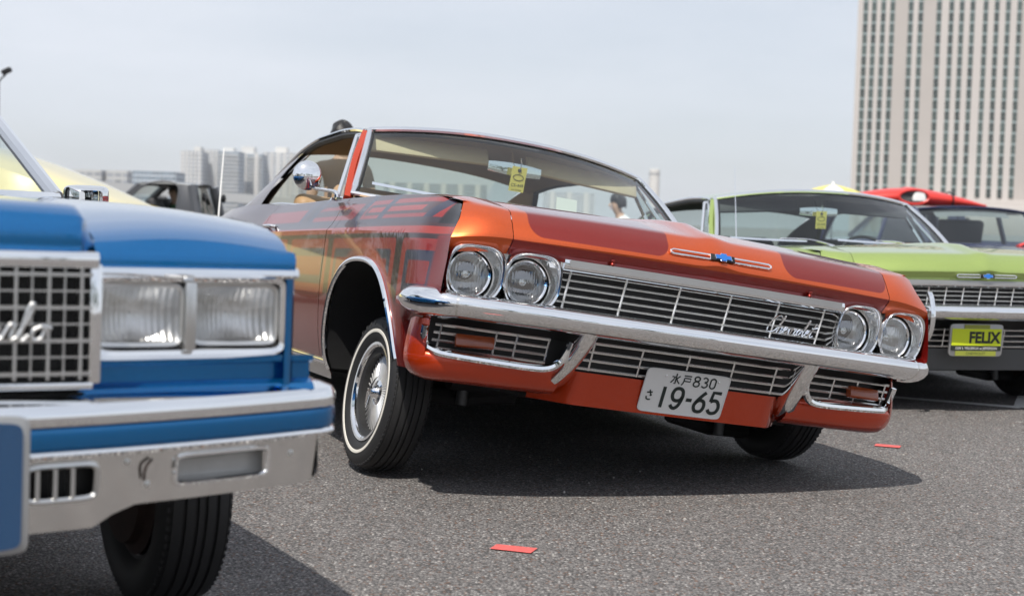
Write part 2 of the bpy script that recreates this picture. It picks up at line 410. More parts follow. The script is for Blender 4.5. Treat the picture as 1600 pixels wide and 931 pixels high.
# ------------------------------------------------------------------ ground
def sheet(name, poly, z, m, kind=None, parent=None):
    b = MB(); b.add([(x, y, z) for x, y in poly], [tuple(range(len(poly)))]); return b.build(name, m, parent, kind=kind, smooth=False)
ground = MB().add([(-3000, -600, 0), (3000, -600, 0), (3000, 4000, 0), (-3000, 4000, 0)], [(0, 1, 2, 3)]).build('ground', 'asphalt', kind='structure', smooth=False)

# ------------------------------------------------------------------ wheels
WR = 0.292
def wheel_meshes():
    out = {}
    W = 0.086
    # tyre: outer face toward -x
    prof = [(0.186, -0.058), (0.200, -0.072), (0.222, -0.0815), (0.247, -0.0835), (0.262, -0.080), (0.274, -0.0735), (0.2845, -0.066)]
    tread = []
    x = -0.064; lands = [(-0.064, -0.040), (-0.034, -0.013), (-0.007, 0.007), (0.013, 0.034), (0.040, 0.064)]
    for a, b in lands:
        crown = lambda t: WR - 0.006*(t/0.064)**2
        tread += [(crown(a) - 0.007, a), (crown(a), a + 0.0012), (crown((a+b)/2), (a+b)/2), (crown(b), b - 0.0012), (crown(b) - 0.007, b)]
    back = [(r, -h) for r, h in prof[::-1]]
    b = MB().lathe(prof + tread + back + [(0.150, 0.05), (0.150, -0.05)], 96, 'X', closed=True)
    # shoulder tread blocks
    for k in range(84):
        a = 2*math.pi*k/84
        for sx in (-1, 1):
            Mr = Matrix.Rotation(a, 3, 'X')
            c = Mr @ Vector((sx*0.0655, 0, 0.2770))
            b.box(c, (0.014, 0.0105, 0.010), Matrix.Rotation(a + 0.0, 3, 'X'))
    out['tyre'] = b
    ww = [(0.2255, -0.0822), (0.2260, -0.0842), (0.232, -0.0856), (0.2380, -0.0850), (0.2388, -0.0832)]
    out['whitewall_stripe'] = MB().lathe(ww, 96, 'X')
    rim = [(0.176, 0.060), (0.048, 0.045), (0.052, 0.012), (0.110, 0.016), (0.148, 0.022), (0.156, 0.012), (0.160, -0.030), (0.168, -0.044), (0.172, -0.062), (0.180, -0.070), (0.190, -0.0705), (0.1925, -0.062), (0.186, -0.052)]
    out['rim'] = MB().lathe(rim, 72, 'X')
    hub = [(0.0, -0.066), (0.012, -0.066), (0.020, -0.060), (0.026, -0.048), (0.030, -0.040), (0.050, -0.034), (0.054, -0.020), (0.055, 0.03), (0.0, 0.032)]
    h = MB().lathe(hub, 32, 'X')
    for k in range(2):   # two-eared spinner
        a = 0.5 + k*math.pi; Mr = Matrix.Rotation(a, 3, 'X')
        path = [Mr @ Vector((-0.062 + 0.006*t, 0, 0.075*t)) for t in (0, .35, .7, 1.0)]
        h.tube([np.array(p) for p in path], [0.015, 0.013, 0.010, 0.004], 8, flat=0.45)
    out['hub_spinner'] = h
    s = MB()
    for k in range(44):
        a = 2*math.pi*k/44
        for (r0, h0, r1, h1, da) in ((0.048, -0.034, 0.162, -0.020, 0.16), (0.050, -0.026, 0.160, 0.006, -0.18)):
            s.tube([(h0, r0*math.cos(a), r0*math.sin(a)), (h1, r1*math.cos(a + da), r1*math.sin(a + da))], 0.0034, 5)
    out['spokes'] = s
    drum = MB().lathe([(0.0, 0.046), (0.172, 0.062), (0.174, 0.066), (0.150, 0.075), (0.145, 0.095), (0.05, 0.11), (0.0, 0.11)], 32, 'X')
    out['wheel'] = drum
    return out
WM = {}
for nm, b in wheel_meshes().items():
    o = b.build(nm, {'tyre': 'rubber', 'whitewall_stripe': 'whitewall', 'rim': 'wheel_chrome', 'hub_spinner': 'chrome', 'spokes': 'spoke_metal', 'wheel': 'rust_metal'}[nm], angle=30)
    WM[nm] = o.data; bpy.data.objects.remove(o)
def add_wheel(car, loc, side, steer=0.0, camber=0.0, white=True, scale=1.0, letters=False):
    """side -1: outer face toward -x"""
    w = put('wheel', WM['wheel'], car); w.rotation_mode = 'YXZ'
    w.location = loc; w.rotation_euler = (0, camber, steer + (math.pi if side > 0 else 0)); w.scale = (scale,)*3
    for nm in ('tyre', 'rim', 'hub_spinner', 'spokes') + (('whitewall_stripe',) if white else ()):
        c = put(nm, WM[nm], w)
        if nm == 'spokes': c['kind'] = 'stuff'
    if letters:
        for i, ch in enumerate('RADIAL TIRE'):
            if ch == ' ': continue
            a = R(58 - i*9.5)          # from the top, reading clockwise seen from outside
            me = text_mesh(ch, 0.026, extrude=0.0008); me.materials.clear(); me.materials.append(M['tyre_letter'])
            rad = 0.2535
            # outward = -x ; 'up' = radial ; reading direction = up x out
            up = Vector((0, -math.sin(a), math.cos(a))); outw = Vector((-1, 0, 0)); rd = up.cross(outw)
            mm = Matrix((rd, up, outw)).transposed().to_4x4()
            me.transform(Matrix.Translation(Vector((-0.0832, 0, 0)) + up*rad) @ mm); put('tyre_letter', me, w)
    return w
# ------------------------------------------------------------------ the hardtop coupe (built twice: orange and lime green)
ST_Y = [0.04, 0.30, 0.90, 1.8, 3.0, 3.9, 4.8, 5.35]
ST_T = [0, .10, .30, .55, .80, .84, .92, 1.0]
ST_X = [[.82, .875, .930, .952, .944, .938, .918, .878],
        [.88, .925, .965, .985, .984, .972, .950, .905],
        [.915, .955, .985, 1.000, 1.003, .985, .960, .925],
        [.92, .960, .990, 1.005, 1.005, .985, .958, .920],
        [.92, .960, .990, 1.005, 1.005, .987, .960, .920],
        [.92, .960, .990, 1.010, 1.010, .997, .975, .935],
        [.90, .940, .975, .990, .985, .970, .950, .905],
        [.85, .890, .930, .940, .935, .925, .900, .855]]
ZB = 0.22
def zs(y): return pchip([0.0, 0.12, .3, .9, 1.8, 2.8, 3.5, 4.2, 5.0, 5.35], [.895, .912, .932, .950, .960, .963, .985, .982, .945, .90], y)
def side_x(y, z):
    lv = [float(pchip(ST_Y, [r[i] for r in ST_X], y)[0]) for i in range(8)]
    t = np.clip((z - ZB) / (float(zs(y)[0]) - ZB), 0, 1)
    return np.where(t <= .8, pchip(ST_T[:5], lv[:5], t), pchip(ST_T[4:], lv[4:], t))
def fcurve(z):     # sweep-back of the fender's leading edge with height
    return np.interp(z, [.22, .33, .50, .54, .60, .70, .776, .796, .846, .896, .905, .915], [.29, .27, .26, .10, .03, .035, .046, .052, .084, .118, .138, .150])
def fedge(z, x0):  # lateral position of that edge beside the lamps
    k = np.interp(z, [.60, .72], [0, 1]); return x0 + (np.interp(z, [.60, .70, .776, .796, .846, .896, .91], [.95, .944, .939, .933, .906, .891, .884]) - x0)*k
ARCH = [(0.905, 0.505, 0.475), (3.93, 0.47, 0.40)]
def arch_z(y):
    z = np.full(np.shape(y), ZB)
    for c, a, h in ARCH:
        u = np.clip(np.abs((y - c) / a), 0, 1); z = np.maximum(z, ZB + h*(1 - u**2.5)**(1/2.3))
    return z
def side_panel(y0, y1, sgn, n=60, nz=26, lead=False):
    ys = list(np.linspace(y0, y1, n))
    for c, a, h in ARCH:
        ys += [c + a*math.cos(t) for t in np.linspace(0, math.pi, 40)] + [c + a*s for s in (-1.0005, 1.0005)]
    ys = sorted(set(round(y, 5) for y in ys if y0 - 1e-9 <= y <= y1 + 1e-9)); rows = []
    for y in ys:
        zl = float(arch_z(np.array([y]))[0]); zt = float(zs(y)[0])
        if y < .6: zl = max(zl, .335)
        tt = np.linspace(0, 1, nz); z = zl + (zt - zl)*tt
        zc = ZB + .8*(zt - ZB)
        if zl < zc: k = np.argmin(np.abs(z - zc)); z[k] = zc
        x = side_x(y, z)
        yy = np.full_like(z, y)
        if lead:
            yy = yy + (fcurve(z) - 0.04) * np.clip(1 - (y - y0)/0.36, 0, 1)
            x = x + (fedge(z, x) - x)*np.clip(1 - (y - y0)/0.20, 0, 1)**1.5
        rows.append([(sgn*a, b, c) for a, b, c in zip(x, yy, z)])
    return MB().grid(rows)
HB = 0.735       # hood seam half width
def lip(x):      # nose line in plan: y of the front lip
    return -0.055 + 0.105*(abs(x)/0.93)**2
def hood_prof(x):
    """front-to-back profile of hood/fender cap at lateral x -> list of (y,z)"""
    ax = abs(x); yl = lip(x); crown = 0.012*(1 - (ax/0.9)**2) + 0.010*math.exp(-(ax/0.05)**2)
    zl = 0.802 + crown; zr = 0.898 + crown
    p = [(yl + 0.040, .757), (yl + 0.030, zl - 0.036), (yl + 0.006, zl - 0.012), (yl, zl), (yl + 0.002, zl + 0.012), (yl + 0.030, zl + 0.052), (yl + 0.062, zr - 0.006), (yl + 0.085, zr + 0.004)]
    c2 = crown*2.2
    p += [(0.13 + yl*.6, .908 + c2*.6), (.25, .928 + c2), (.45, .944 + c2), (.8, .955 + c2), (1.2, .962 + c2), (1.50 + 0.17*ax, .968 + c2)]
    return p
def hood_grid(xs):
    rows = []
    for x in xs:
        p = hood_prof(x); rows.append([(x, q[0], q[1]) for q in p])
    return rows
RAIL_Y = [2.20, 2.45, 2.80, 3.20, 3.60, 4.0, 4.35, 4.62, 4.80]
RAIL_X = [.715, .700, .690, .688, .690, .70, .725, .765, .80]
RAIL_Z = [1.335, 1.362, 1.378, 1.376, 1.345, 1.262, 1.150, 1.050, .995]
ROOF_C = [1.398, 1.424, 1.436, 1.432, 1.400]
def rail(y): return np.array([float(pchip(RAIL_Y, RAIL_X, y)[0]), y, float(pchip(RAIL_Y, RAIL_Z, y)[0])])
def ws_base(t):  # t -1..1
    return np.array([0.845*t, 1.58 + 0.22*abs(t)**2.2, 0.982 + 0.014*abs(t)**2])
def ws_top(t): return np.array([0.705*t, 2.10 + 0.10*abs(t)**2.2, 1.395 - 0.062*abs(t)**2.2])

def build_coupe(car, C):
    P = C['paint']; PS = C['side']; PH = C['hood']
    for s in (-1, 1):
        fe = side_panel(0.04, 1.50, s, 50, lead=True)
        # fender top: shoulder to hood seam, and the cap over the lamps
        rows = []
        xs_ = np.linspace(HB + 0.0025, 0.93, 14)
        for k in range(14):
            f = k/13; row = []
            for (y, z) in hood_prof(HB):
                row.append(None)
            hp0 = hood_prof(HB)
            for i, (y, z) in enumerate(hp0):
                ytop = y; xo = float(side_x(max(ytop, .04), np.array([float(zs(max(ytop, .04))[0])]))[0])
                zo = float(zs(max(ytop, .0))[0])
                if i <= 7:   # lip part: runs out to the corner line beside the lamp
                    xo = [.935, .942, .940, .938, .932, .905, .890, .882][i]; zo = [z - .022, z - .024, z - .024, z - .022, z - .018, z - .006, z + .002, z + .004][i]
                    ye = y + [.03, .03, .034, .036, .040, .044, .046, .044][i]
                else: ye = max(y, 0.10)
                x = HB + 0.0025 + (xo - HB - 0.004)*f
                bul = 0.006*math.sin(math.pi*f)
                row[i] = (s*x, y + (ye - y)*f**2, z + (zo - z)*f**1.5 + (bul if i > 8 else bul*.4))
            rows.append(row)
        fe2 = MB().grid(rows)
        fob = fe.build('fender', PS, car, angle=24)
        fe2.build('fender_cap', PH, fob, angle=28)
        dr = side_panel(1.507, 2.98, s, 30).build('door', PS, car, angle=24)
        side_panel(2.987, 5.35, s, 70).build('quarter_panel', PS, car, angle=24)
        # belt shelf between shoulder and window line
        b = MB(); rows = []
        for y in np.linspace(1.47, 5.30, 60):
            xo = float(side_x(y, np.array([float(zs(y)[0])]))[0]); zo = float(zs(y)[0])
            xi = 0.835 if y < 4.4 else 0.80
            rows.append([(s*xo, y, zo), (s*(xo*.6 + xi*.4), y, zo + .008), (s*xi, y, zo + .010), (s*(xi - .02), y, zo - .02)])
        b.grid(rows).build('belt_panel', P, car, angle=50)
        # door handle and chrome details
        ax_ = float(side_x(2.75, np.array([.84]))[0])
        MB().tube(crv([(s*(ax_ + .002), 2.66, .842), (s*(ax_ + .03), 2.68, .842), (s*(ax_ + .032), 2.80, .842), (s*(ax_ + .002), 2.83, .842)], 6), 0.009, 8).build('handle', 'chrome', dr)
        # wheel arch chrome lip and black liner
        for ci, (c, a, h) in enumerate(ARCH):
            path = []
            for t in np.linspace(math.pi, 0, 60):
                y = c + a*math.cos(t)*0.9995
                z = float(arch_z(np.array([y]))[0])
                if ci == 0 and y < .6 and z < .335: continue
                path.append((y, z))
            pp = [(s*(float(side_x(y, np.array([z]))[0]) + 0.002), y, z) for y, z in path]
            MB().tube(pp, 0.0115, 8).build('arch_trim', 'chrome', car)
            MB().grid([[(s*(float(side_x(y, np.array([z]))[0]) - .012), y, z + .001), (s*0.60, y, z + .02)] for y, z in path]).build('arch_liner', 'underbody', car)
        # rocker: bright sill moulding
        prof = [(0, 0), (0.012, 0.003), (0.016, 0.014), (0.012, 0.026), (0, 0.030)]
        for (ya, yb) in ((1.405, 3.455),):
            pth = [(s*(float(side_x(y, np.array([.265]))[0])), y, .258) for y in np.linspace(ya, yb, 24)]
            MB().sweep(prof, pth if s > 0 else pth[::-1]).build('sill_moulding', 'chrome', car)
            rows = [[(s*float(side_x(y, np.array([z]))[0]) + s*0.004, y, z) for z in (.205, .225, .245, .262)] for y in np.linspace(ya, yb, 24)]
            MB().grid(rows).build('sill_panel', 'aluminium', car)
        # roof rail chrome + drip moulding
        pth = [rail(y) * np.array([s, 1, 1]) + np.array([s*.012, 0, -.004]) for y in np.linspace(2.21, 4.72, 50)]
        MB().tube(pth, 0.010, 6).build('drip_moulding', 'chrome', car)
        # window weatherstrip frame (black) just below the rail
        pth = [rail(y) * np.array([s, 1, 1]) + np.array([s*.004, .0, -.028]) for y in np.linspace(2.24, 4.10, 36)]
        MB().tube(pth, 0.017, 6).build('window_seal', 'gasket', car)
        # belt line bright strip
        pth = [(s*.838, y, float(zs(y)[0]) + .016) for y in np.linspace(1.95, 3.75, 24)]
        MB().tube(pth, 0.008, 6).build('belt_moulding', 'chrome', car)
        # sail panel (rear pillar)
        rows = []
        for k in range(20):
            f = k/19; y = 3.50 + (4.80 - 3.50)*f
            a = rail(y) * np.array([s, 1, 1])
            yb = 4.02 + (4.84 - 4.02)*f; bse = np.array([s*.835 if yb < 4.5 else s*.82, yb, float(zs(yb)[0]) + .01])
            rows.append([a + (bse - a)*g + np.array([s*.02*math.sin(math.pi*g), 0, 0]) for g in np.linspace(0, 1, 6)])
        sail = MB().grid(rows).build('rear_pillar', P, car, angle=60)
        # inner face of the rear pillar
        rows2 = [[p - np.array([s*.035, 0, .012]) for p in r] for r in rows]
        MB().grid(rows2).build('pillar_trim', 'headliner' if C['tan'] else 'dark_trim', car, angle=60)
        # windscreen pillar: painted strip between screen and vent window
        a0 = np.array([s*.862, 1.80, .975]); a1 = np.array([s*.722, 2.190, 1.318])
        path = [a0 + (a1 - a0)*f + np.array([s*.012*math.sin(math.pi*f), 0, .006*math.sin(math.pi*f)]) for f in np.linspace(0, 1, 10)]
        MB().sweep([(-.02, -.012), (.018, -.012), (.022, .004), (.006, .016), (-.02, .014)], path, up=(0, -.65, .75)).build('windscreen_pillar', C['pillar'], car)
        # vent window: chrome frame and pane
        v0 = np.array([s*.842, 1.90, .985]); v1 = np.array([s*.722, 2.27, 1.318]); v2 = np.array([s*.838, 2.10, .985])
        v3 = np.array([s*.728, 2.335, 1.318])
        vf = MB().tube([v0, v1], 0.010, 6).tube([v2, v3], 0.011, 6).tube([v0, v2], 0.010, 6).tube([v1, v3], 0.009, 6).build('vent_window', 'chrome', car)
        MB().add([v0, v2, v3, v1], [(0, 1, 2, 3)]).build('pane', 'windscreen', vf, smooth=False)
    # ---- hood
    xs_ = np.unique(np.concatenate([np.linspace(-HB, HB, 45), [-.02, .02]]))
    hd = MB().grid(hood_grid(xs_)).build('hood', PH, car, angle=28)
    # cowl between hood and screen
    rows = []
    for t in np.linspace(-1, 1, 30):
        bse = ws_base(t); rows.append([(0.90*t if abs(t) > .8 else 0.88*t, hood_prof(.88*t)[-1][0] + .008, .962 + .02*(1 - t*t)), tuple(bse + np.array([0, -.02, -.012])), tuple(bse + np.array([0, .03, -.012]))])
    MB().grid(rows).build('cowl', P, car, angle=60)
    # ---- roof
    rows = []
    for y in np.concatenate([np.linspace(2.20, 3.0, 12), np.linspace(3.1, 3.62, 8)]):
        a = rail(y); zc = float(pchip([2.2, 2.45, 2.8, 3.2, 3.62], ROOF_C, y)[0]); row = []
        for t in np.linspace(-1, 1, 25):
            yo = -0.10*(1 - abs(t)**2.2)*max(0, 1 - (y - 2.2)/.5)
            row.append((a[0]*t*1.012, y + yo, a[2] + (zc - a[2])*(1 - abs(t)**2.6)))
        rows.append(row)
    MB().grid(rows).build('roof', C['roof'], car, angle=60)
    MB().grid([[(x*.97, y, z - .035) for x, y, z in r] for r in rows]).build('headliner', 'headliner' if C['tan'] else 'dark_trim', car, angle=60)
    # ---- glass
    ts = np.linspace(-1, 1, 25)
    wg = [[ws_base(t) + (ws_top(t) - ws_base(t))*f + np.array([0, -.018*math.sin(math.pi*f), .012*math.sin(math.pi*f)]) for f in np.linspace(0, 1, 9)] for t in ts]
    ws = MB().grid(wg).build('windscreen', 'windscreen', car, angle=80)
    fr = [ws_base(t) for t in ts] + [ws_base(1) + (ws_top(1) - ws_base(1))*f + np.array([0, -.018*math.sin(math.pi*f), .012*math.sin(math.pi*f)]) for f in np.linspace(.1, .9, 7)] + [ws_top(t) for t in ts[::-1]] + [ws_base(-1) + (ws_top(-1) - ws_base(-1))*f + np.array([0, -.018*math.sin(math.pi*f), .012*math.sin(math.pi*f)]) for f in np.linspace(.9, .1, 7)]
    outn = [p + np.array([0, -.006, .006]) for p in fr]
    MB().tube(outn, 0.0155, 8, closed=True, flat=.75).build('screen_trim', 'chrome', ws)
    ctr = np.array([0, 1.9, 1.18])
    MB().tube([p + (ctr - p)*0.022 for p in fr], 0.011, 6, closed=True).build('screen_seal', 'gasket', ws)
    rg = []
    for t in np.linspace(-1, 1, 17):
        a = np.array([.64*t, 3.64, 1.343 + .05*(1 - t*t)]); b = np.array([.72*t, 4.66 + .08*(1 - t*t), .99 + .015*(1 - t*t)])
        rg.append([a + (b - a)*f + np.array([0, 0, .05*math.sin(math.pi*f)*(1 - .5*abs(t))]) for f in np.linspace(0, 1, 8)])
    MB().grid(rg).build('rear_window', 'windscreen', car, angle=80)
    # trunk deck, rear panel, rear bumper
    rows = []
    for y in np.linspace(4.66, 5.35, 12):
        zo = float(zs(y)[0]); rows.append([(.84*t, y + .08*(1 - t*t)*(1 - (y - 4.66)/.69), zo + .012 + .03*(1 - t*t)) for t in np.linspace(-1, 1, 15)])
    MB().grid(rows).build('trunk_lid', P, car)
    MB().grid([[(x*.94, 5.35 + .03*math.sin((z - .3)*5), z) for x in np.linspace(-1, 1, 8)] for z in np.linspace(.35, .93, 8)]).build('tail_panel', P, car)
    MB().sweep([(.06, .05), (.09, 0), (.06, -.06), (0, -.06), (0, .05)], crv([(-.98, 5.0, .5), (-.96, 5.32, .5), (0, 5.42, .5), (.96, 5.32, .5), (.98, 5.0, .5)], 8)[::-1]).build('rear_bumper', 'chrome', car)
    # ---- dark structure behind the panels
    b = MB()
    b.box((0, .30, .55), (1.72, .10, .46)); b.box((0, 1.0, .50), (1.16, 1.3, .42)); b.box((0, 3.2, .30), (1.72, 3.0, .16)); b.box((0, 4.7, .45), (1.2, 1.2, .4))
    b.box((0, 1.62, .62), (1.80, .10, .60))
    b.tube([(-.62, .80, .30), (.62, .80, .30)], .05, 10); b.box((0, .46, .33), (1.0, .16, .10))
    b.build('chassis', 'underbody', car)
    for s in (-1, 1):
        MB().tube([(s*.34, .82, .26), (s*.55, .86, .22), (s*.74, .90, .22)], [.035, .03, .03], 8).tube([(s*.38, .95, .30), (s*.62, .98, .24)], .018, 8).build('control_arm', 'underbody', car)
        MB().tube([(s*.56, .80, .20), (s*.56, .80, .44)], .022, 10).build('lift_cylinder', 'steel_grey', car)
    # ---- interior
    lea = 'tan_leather' if C['tan'] else 'green_vinyl'
    def cushion(name, c, d, tilt=0):
        MB().box(c, d, Matrix.Rotation(tilt, 3, 'X')).build(name, lea, car, bevel=.05, seg=4)
    for s in (-1, 1):
        cushion('front_seat_back', (s*.36, 2.88, .79), (.66, .16, .66), R(14)); cushion('front_seat', (s*.36, 2.55, .48), (.66, .55, .18))
    cushion('rear_seat_back', (0, 3.86, .80), (1.36, .16, .62), R(20)); cushion('rear_seat', (0, 3.6, .5), (1.3, .5, .18))
    MB().box((0, 4.35, .92), (1.3, .7, .02)).build('parcel_shelf', lea, car)
    MB().grid([[(.82*t, y, z) for t in np.linspace(-1, 1, 9)] for y, z in ((1.68, .985), (1.80, .995), (1.93, .990), (1.98, .95), (1.98, .70))]).build('dashboard', 'dark_trim' if not C['tan'] else 'tan_leather', car)
    for s in (-1, 1):
        MB().grid([[(s*.80, y, z) for y in (1.7, 2.4, 3.2, 4.2)] for z in (.35, .7, .94)]).build('door_card', lea, car)
        # sun visors
        MB().box((s*.40, 2.205, 1.296), (.60, .022, .095), Matrix.Rotation(R(-30), 3, 'X') @ Matrix.Rotation(s*R(3.5), 3, 'Y')).build('sun_visor', 'visor_tan' if C['tan'] else 'dark_trim', car, bevel=.01)
    sw = MB(); cx, cy, cz = .38, 2.12, .93
    ring_ = [np.array([cx + .20*math.cos(a), cy + .20*math.sin(a)*.45, cz + .20*math.sin(a)*.90]) for a in np.linspace(0, 2*math.pi, 40, endpoint=False)]
    sw.tube(ring_, .011, 8, closed=True); sw.tube([ring_[0], (cx, cy, cz - .0), ring_[20]], .009, 6); sw.tube([(cx, cy, cz), (cx, cy - .22, cz - .12)], .025, 8)
    sw.build('steering_wheel', C['wheelrim'], car)
    mir = MB().sweep([(-.008, -.030), (.008, -.030), (.012, 0), (.008, .030), (-.008, .030)], [(-.135 + .27*k/10, 2.10 - .012*math.sin(math.pi*k/10), 1.262) for k in range(11)], scale=[(1, .62 + .38*math.sin(math.pi*min(1, (k + 1.5)/6 if k <= 5 else (11.5 - k)/6)*.5)) for k in range(11)]).build('inside_mirror', 'chrome', car)
    MB().tube([(0, 2.11, 1.27), (0, 2.16, 1.345)], .007, 6).build('mirror_stem', 'chrome', mir)
    return hd

def superel(cx, cz, hw, hh, n, k=40, top=None):
    out = []
    for i in range(k):
        a = 2*math.pi*i/k; c, s_ = math.cos(a), math.sin(a); e = 2/n if (s_ < 0 or top is None) else 2/top
        out.append((cx + hw*math.copysign(abs(c)**e, c), cz + hh*math.copysign(abs(s_)**e, s_)))
    return out
RAKE = 0.32      # the whole face leans back toward the bumper: y grows as z drops
def headlamp(car, x, y, z, s):
    """round sealed beam in a squared chrome bezel"""
    yb = y + .02
    bowl = MB().lathe([(0.0, .075), (.022, .068), (.048, .045), (.064, .015), (.068, 0.0)], 40, 'Y', (x, yb, z)).build('headlight', 'lamp_bowl', car)
    MB().lathe([(0.0, -.020), (.025, -.0175), (.045, -.011), (.060, -.003), (.068, .003)], 40, 'Y', (x, yb, z)).build('lens', 'fluted_glass', bowl)
    MB().lathe([(.067, .004), (.0675, -.006), (.071, -.009), (.0755, -.007), (.077, .004), (.077, .02)], 48, 'Y', (x, yb, z)).build('retaining_ring', 'chrome', bowl)
    MB().lathe([(0, .05), (.010, .047), (.014, .036), (.012, .028), (0, .022)], 16, 'Y', (x, yb, z)).build('bulb_shield', 'reflector', bowl)
    rows = []
    specs = [(.079, .079, 2.0, 2.0, yb + .004), (.081, .081, 2.1, 2.2, yb - .012), (.086, .0865, 2.2, 2.8, yb - .048), (.0895, .0905, 2.3, 3.1, yb - .066), (.0945, .0955, 2.4, 3.3, yb - .070), (.0985, .0995, 2.4, 3.4, yb - .064), (.100, .1015, 2.4, 3.4, yb - .040), (.100, .1015, 2.4, 3.4, yb + .03)]
    for hw, hh, n, tp, yy in specs:
        row = []
        for (px, pz) in superel(x, z, hw, hh, n, 48, tp):
            dz = pz - z; row.append((px + s*.05*max(0, dz)*.3, yy - dz*RAKE*.55 + (abs(px) - abs(x))*.10, pz))
        rows.append(row)
    MB().grid(rows, cv=True).build('bezel', 'bezel_chrome', bowl, angle=45)
    return bowl

def bar_path(z, y_off, x0, x1, n=24): return [(x, lip(x) + y_off + (.78 - z)*RAKE, z) for x in np.linspace(x0, x1, n)]
def build_face(car, C):
    """grille, lamps, bumper and lower pan"""
    # header moulding above the grille
    prof = [(-.002, .020), (.016, .016), (.020, .002), (.016, -.014), (.004, -.020), (-.01, -.018)]
    hdr = MB().sweep(prof, bar_path(.752, .030, -.545, .545)).build('grille_header', 'chrome', car, angle=30)
    MB().sweep([(0, .011), (.004, .011), (.004, -.011), (0, -.011)], bar_path(.757, .0105, -.53, .53)).build('header_face', 'grey_silver', hdr)
    # pieces between the lamps
    for s in (-1, 1):
        MB().prism([(s*.70, lip(.7) + .055, .785), (s*.778, lip(.77) + .06, .775), (s*.765, lip(.77) + .07, .715), (s*.712, lip(.7) + .066, .715)], (0, .02, 0)).build('lamp_divider', 'aluminium', car)
        MB().prism([(s*.535, lip(.5) + .040, .772), (s*.60, lip(.6) + .05, .772), (s*.585, lip(.58) + .05, .735), (s*.535, lip(.5) + .045, .735)], (0, .02, 0)).build('grille_end', 'chrome', car)
    # grille bars
    r0, r1, nr = C['grille_z']; zz = np.linspace(r0, r1, nr)
    for z in zz: MB().sweep([(.005, .0038), (.009, 0), (.005, -.0038), (-.010, -.003), (-.010, .003)], bar_path(z, .070, -.56, .56)).build('grille_bar', 'bright_bar', car)
    for x in np.arange(-.50, .501, C['grille_dx']):
        MB().tube([(x, lip(x) + .064 + (.78 - z)*RAKE, z) for z in np.linspace(.742, .592, 5)], .0045, 6).build('grille_post', 'bright_bar', car)
    MB().grid([[(x, lip(x) + .11 + (.78 - z)*RAKE, z) for x in np.linspace(-.95, .95, 20)] for z in (.79, .60, .40)]).build('grille_backing', 'black_paint', car)
    # chrome shelf below the grille (bumper top)
    MB().grid([[(x, lip(x) + dy, dz) for x in np.linspace(-.90, .90, 30)] for dy, dz in ((.15, .592 + C.get('bz', 0)), (.05, .590 + C.get('bz', 0)), (.02, .594 + C.get('bz', 0)))]).build('bumper_shelf', 'chrome', car)
    # bumper bar with wrapped ends
    half = crv([(0, -.082, 0), (.35, -.068, 0), (.66, -.036, 0), (.84, .000, 0), (.93, .034, 0), (.980, .085, 0), (1.003, .15, 0), (1.008, .24, 0), (1.000, .33, 0)], 6)
    bz = .567 + C.get('bz', 0)
    path = [np.array([-p[0], p[1], bz]) for p in half[::-1]] + [np.array([p[0], p[1], bz]) for p in half[1:]]
    sc = []
    for p in path:
        ax_ = abs(p[0]); e = float(sm(.89, .95, ax_)); t = float(sm(.20, .335, p[1])) if ax_ > .95 else 0
        k = 1 + .20*e - .75*t; sc.append((k, k))
    pr = [(.000, .045), (.022, .046), (.040, .040), (.054, .028), (.061, .012), (.060, -.006), (.050, -.022), (.034, -.034), (.012, -.042), (-.004, -.045), (-.03, -.040), (-.03, .040)]
    pr = [(a - .045, b*.92) for a, b in pr]
    bp = MB().sweep(pr, path, scale=sc).build('bumper', 'chrome', car, angle=50)
    for s in (-1, 1):
        i = min(range(len(path)), key=lambda k: abs(path[k][0] - s*.892)); c = path[i]; t = path[i+1] - path[i-1]; t /= np.linalg.norm(t)
        MB().sweep([(a*1.035 + .0015, b*1.035) for a, b in pr], [c - t*.004, c + t*.004]).build('bumper_seam', 'chrome_worn', bp)
    # lower pods: bright U mouldings, bars, turn signals
    LR = .30
    def low(x, z, off): return (x, lip(x) + off + (.50 - z)*LR, z)
    for s in (-1, 1):
        u = [(.935, .49), (.932, .455), (.922, .425), (.895, .409), (.86, .403), (.72, .398), (.58, .396), (.520, .402), (.487, .425), (.470, .46), (.462, .50)]
        pth = [np.array(low(s*x, z, .082 + .055*float(sm(.86, .94, x)))) for x, z in crv(u, 5)]
        MB().tube(pth, .0135, 8).build('pod_moulding', 'chrome', car)
        for z in np.linspace(.497, .418, 4):
            xo = .905 if z > .43 else .895
            MB().tube([low(s*x, z, .135) for x in np.linspace(.515, xo, 10)], .0052, 6).build('lower_bar', 'bright_bar', car)
        for x in (.52, .63, .745 if s > 0 else .70, .885): MB().tube([low(s*x, z, .132) for z in np.linspace(.50, .416, 4)], .004, 6).build('lower_post', 'bright_bar', car)
        c = np.array(low(s*.772, .455, .118))
        tl = MB().box(c, (.135, .03, .042), Matrix.Rotation(R(-16), 3, 'X') @ Matrix.Rotation(s*R(6), 3, 'Z')).build('turn_signal', 'amber_lens', car, bevel=.006)
        # body-colour pan under the pod, wrapping round the corner
        half = crv([(.455, .150, 0), (.62, .152, 0), (.78, .160, 0), (.87, .175, 0), (.925, .20, 0), (.948, .235, 0), (.953, .285, 0)], 6)
        pth = [np.array([s*p[0], p[1], .36]) for p in half]
        cpt = [p for p in pth if abs(p[0]) > .915]
        MB().sweep([(.017, .028), (.017, .06), (.012, .11), (.004, .165)], cpt if s > 0 else cpt[::-1], cprof=False).build('corner_panel', C['pan'], car, angle=60)
        prf = [(-.005, .052), (.010, .046), (.017, .028), (.014, .005), (.002, -.022), (-.022, -.042), (-.055, -.052), (-.10, -.054)]
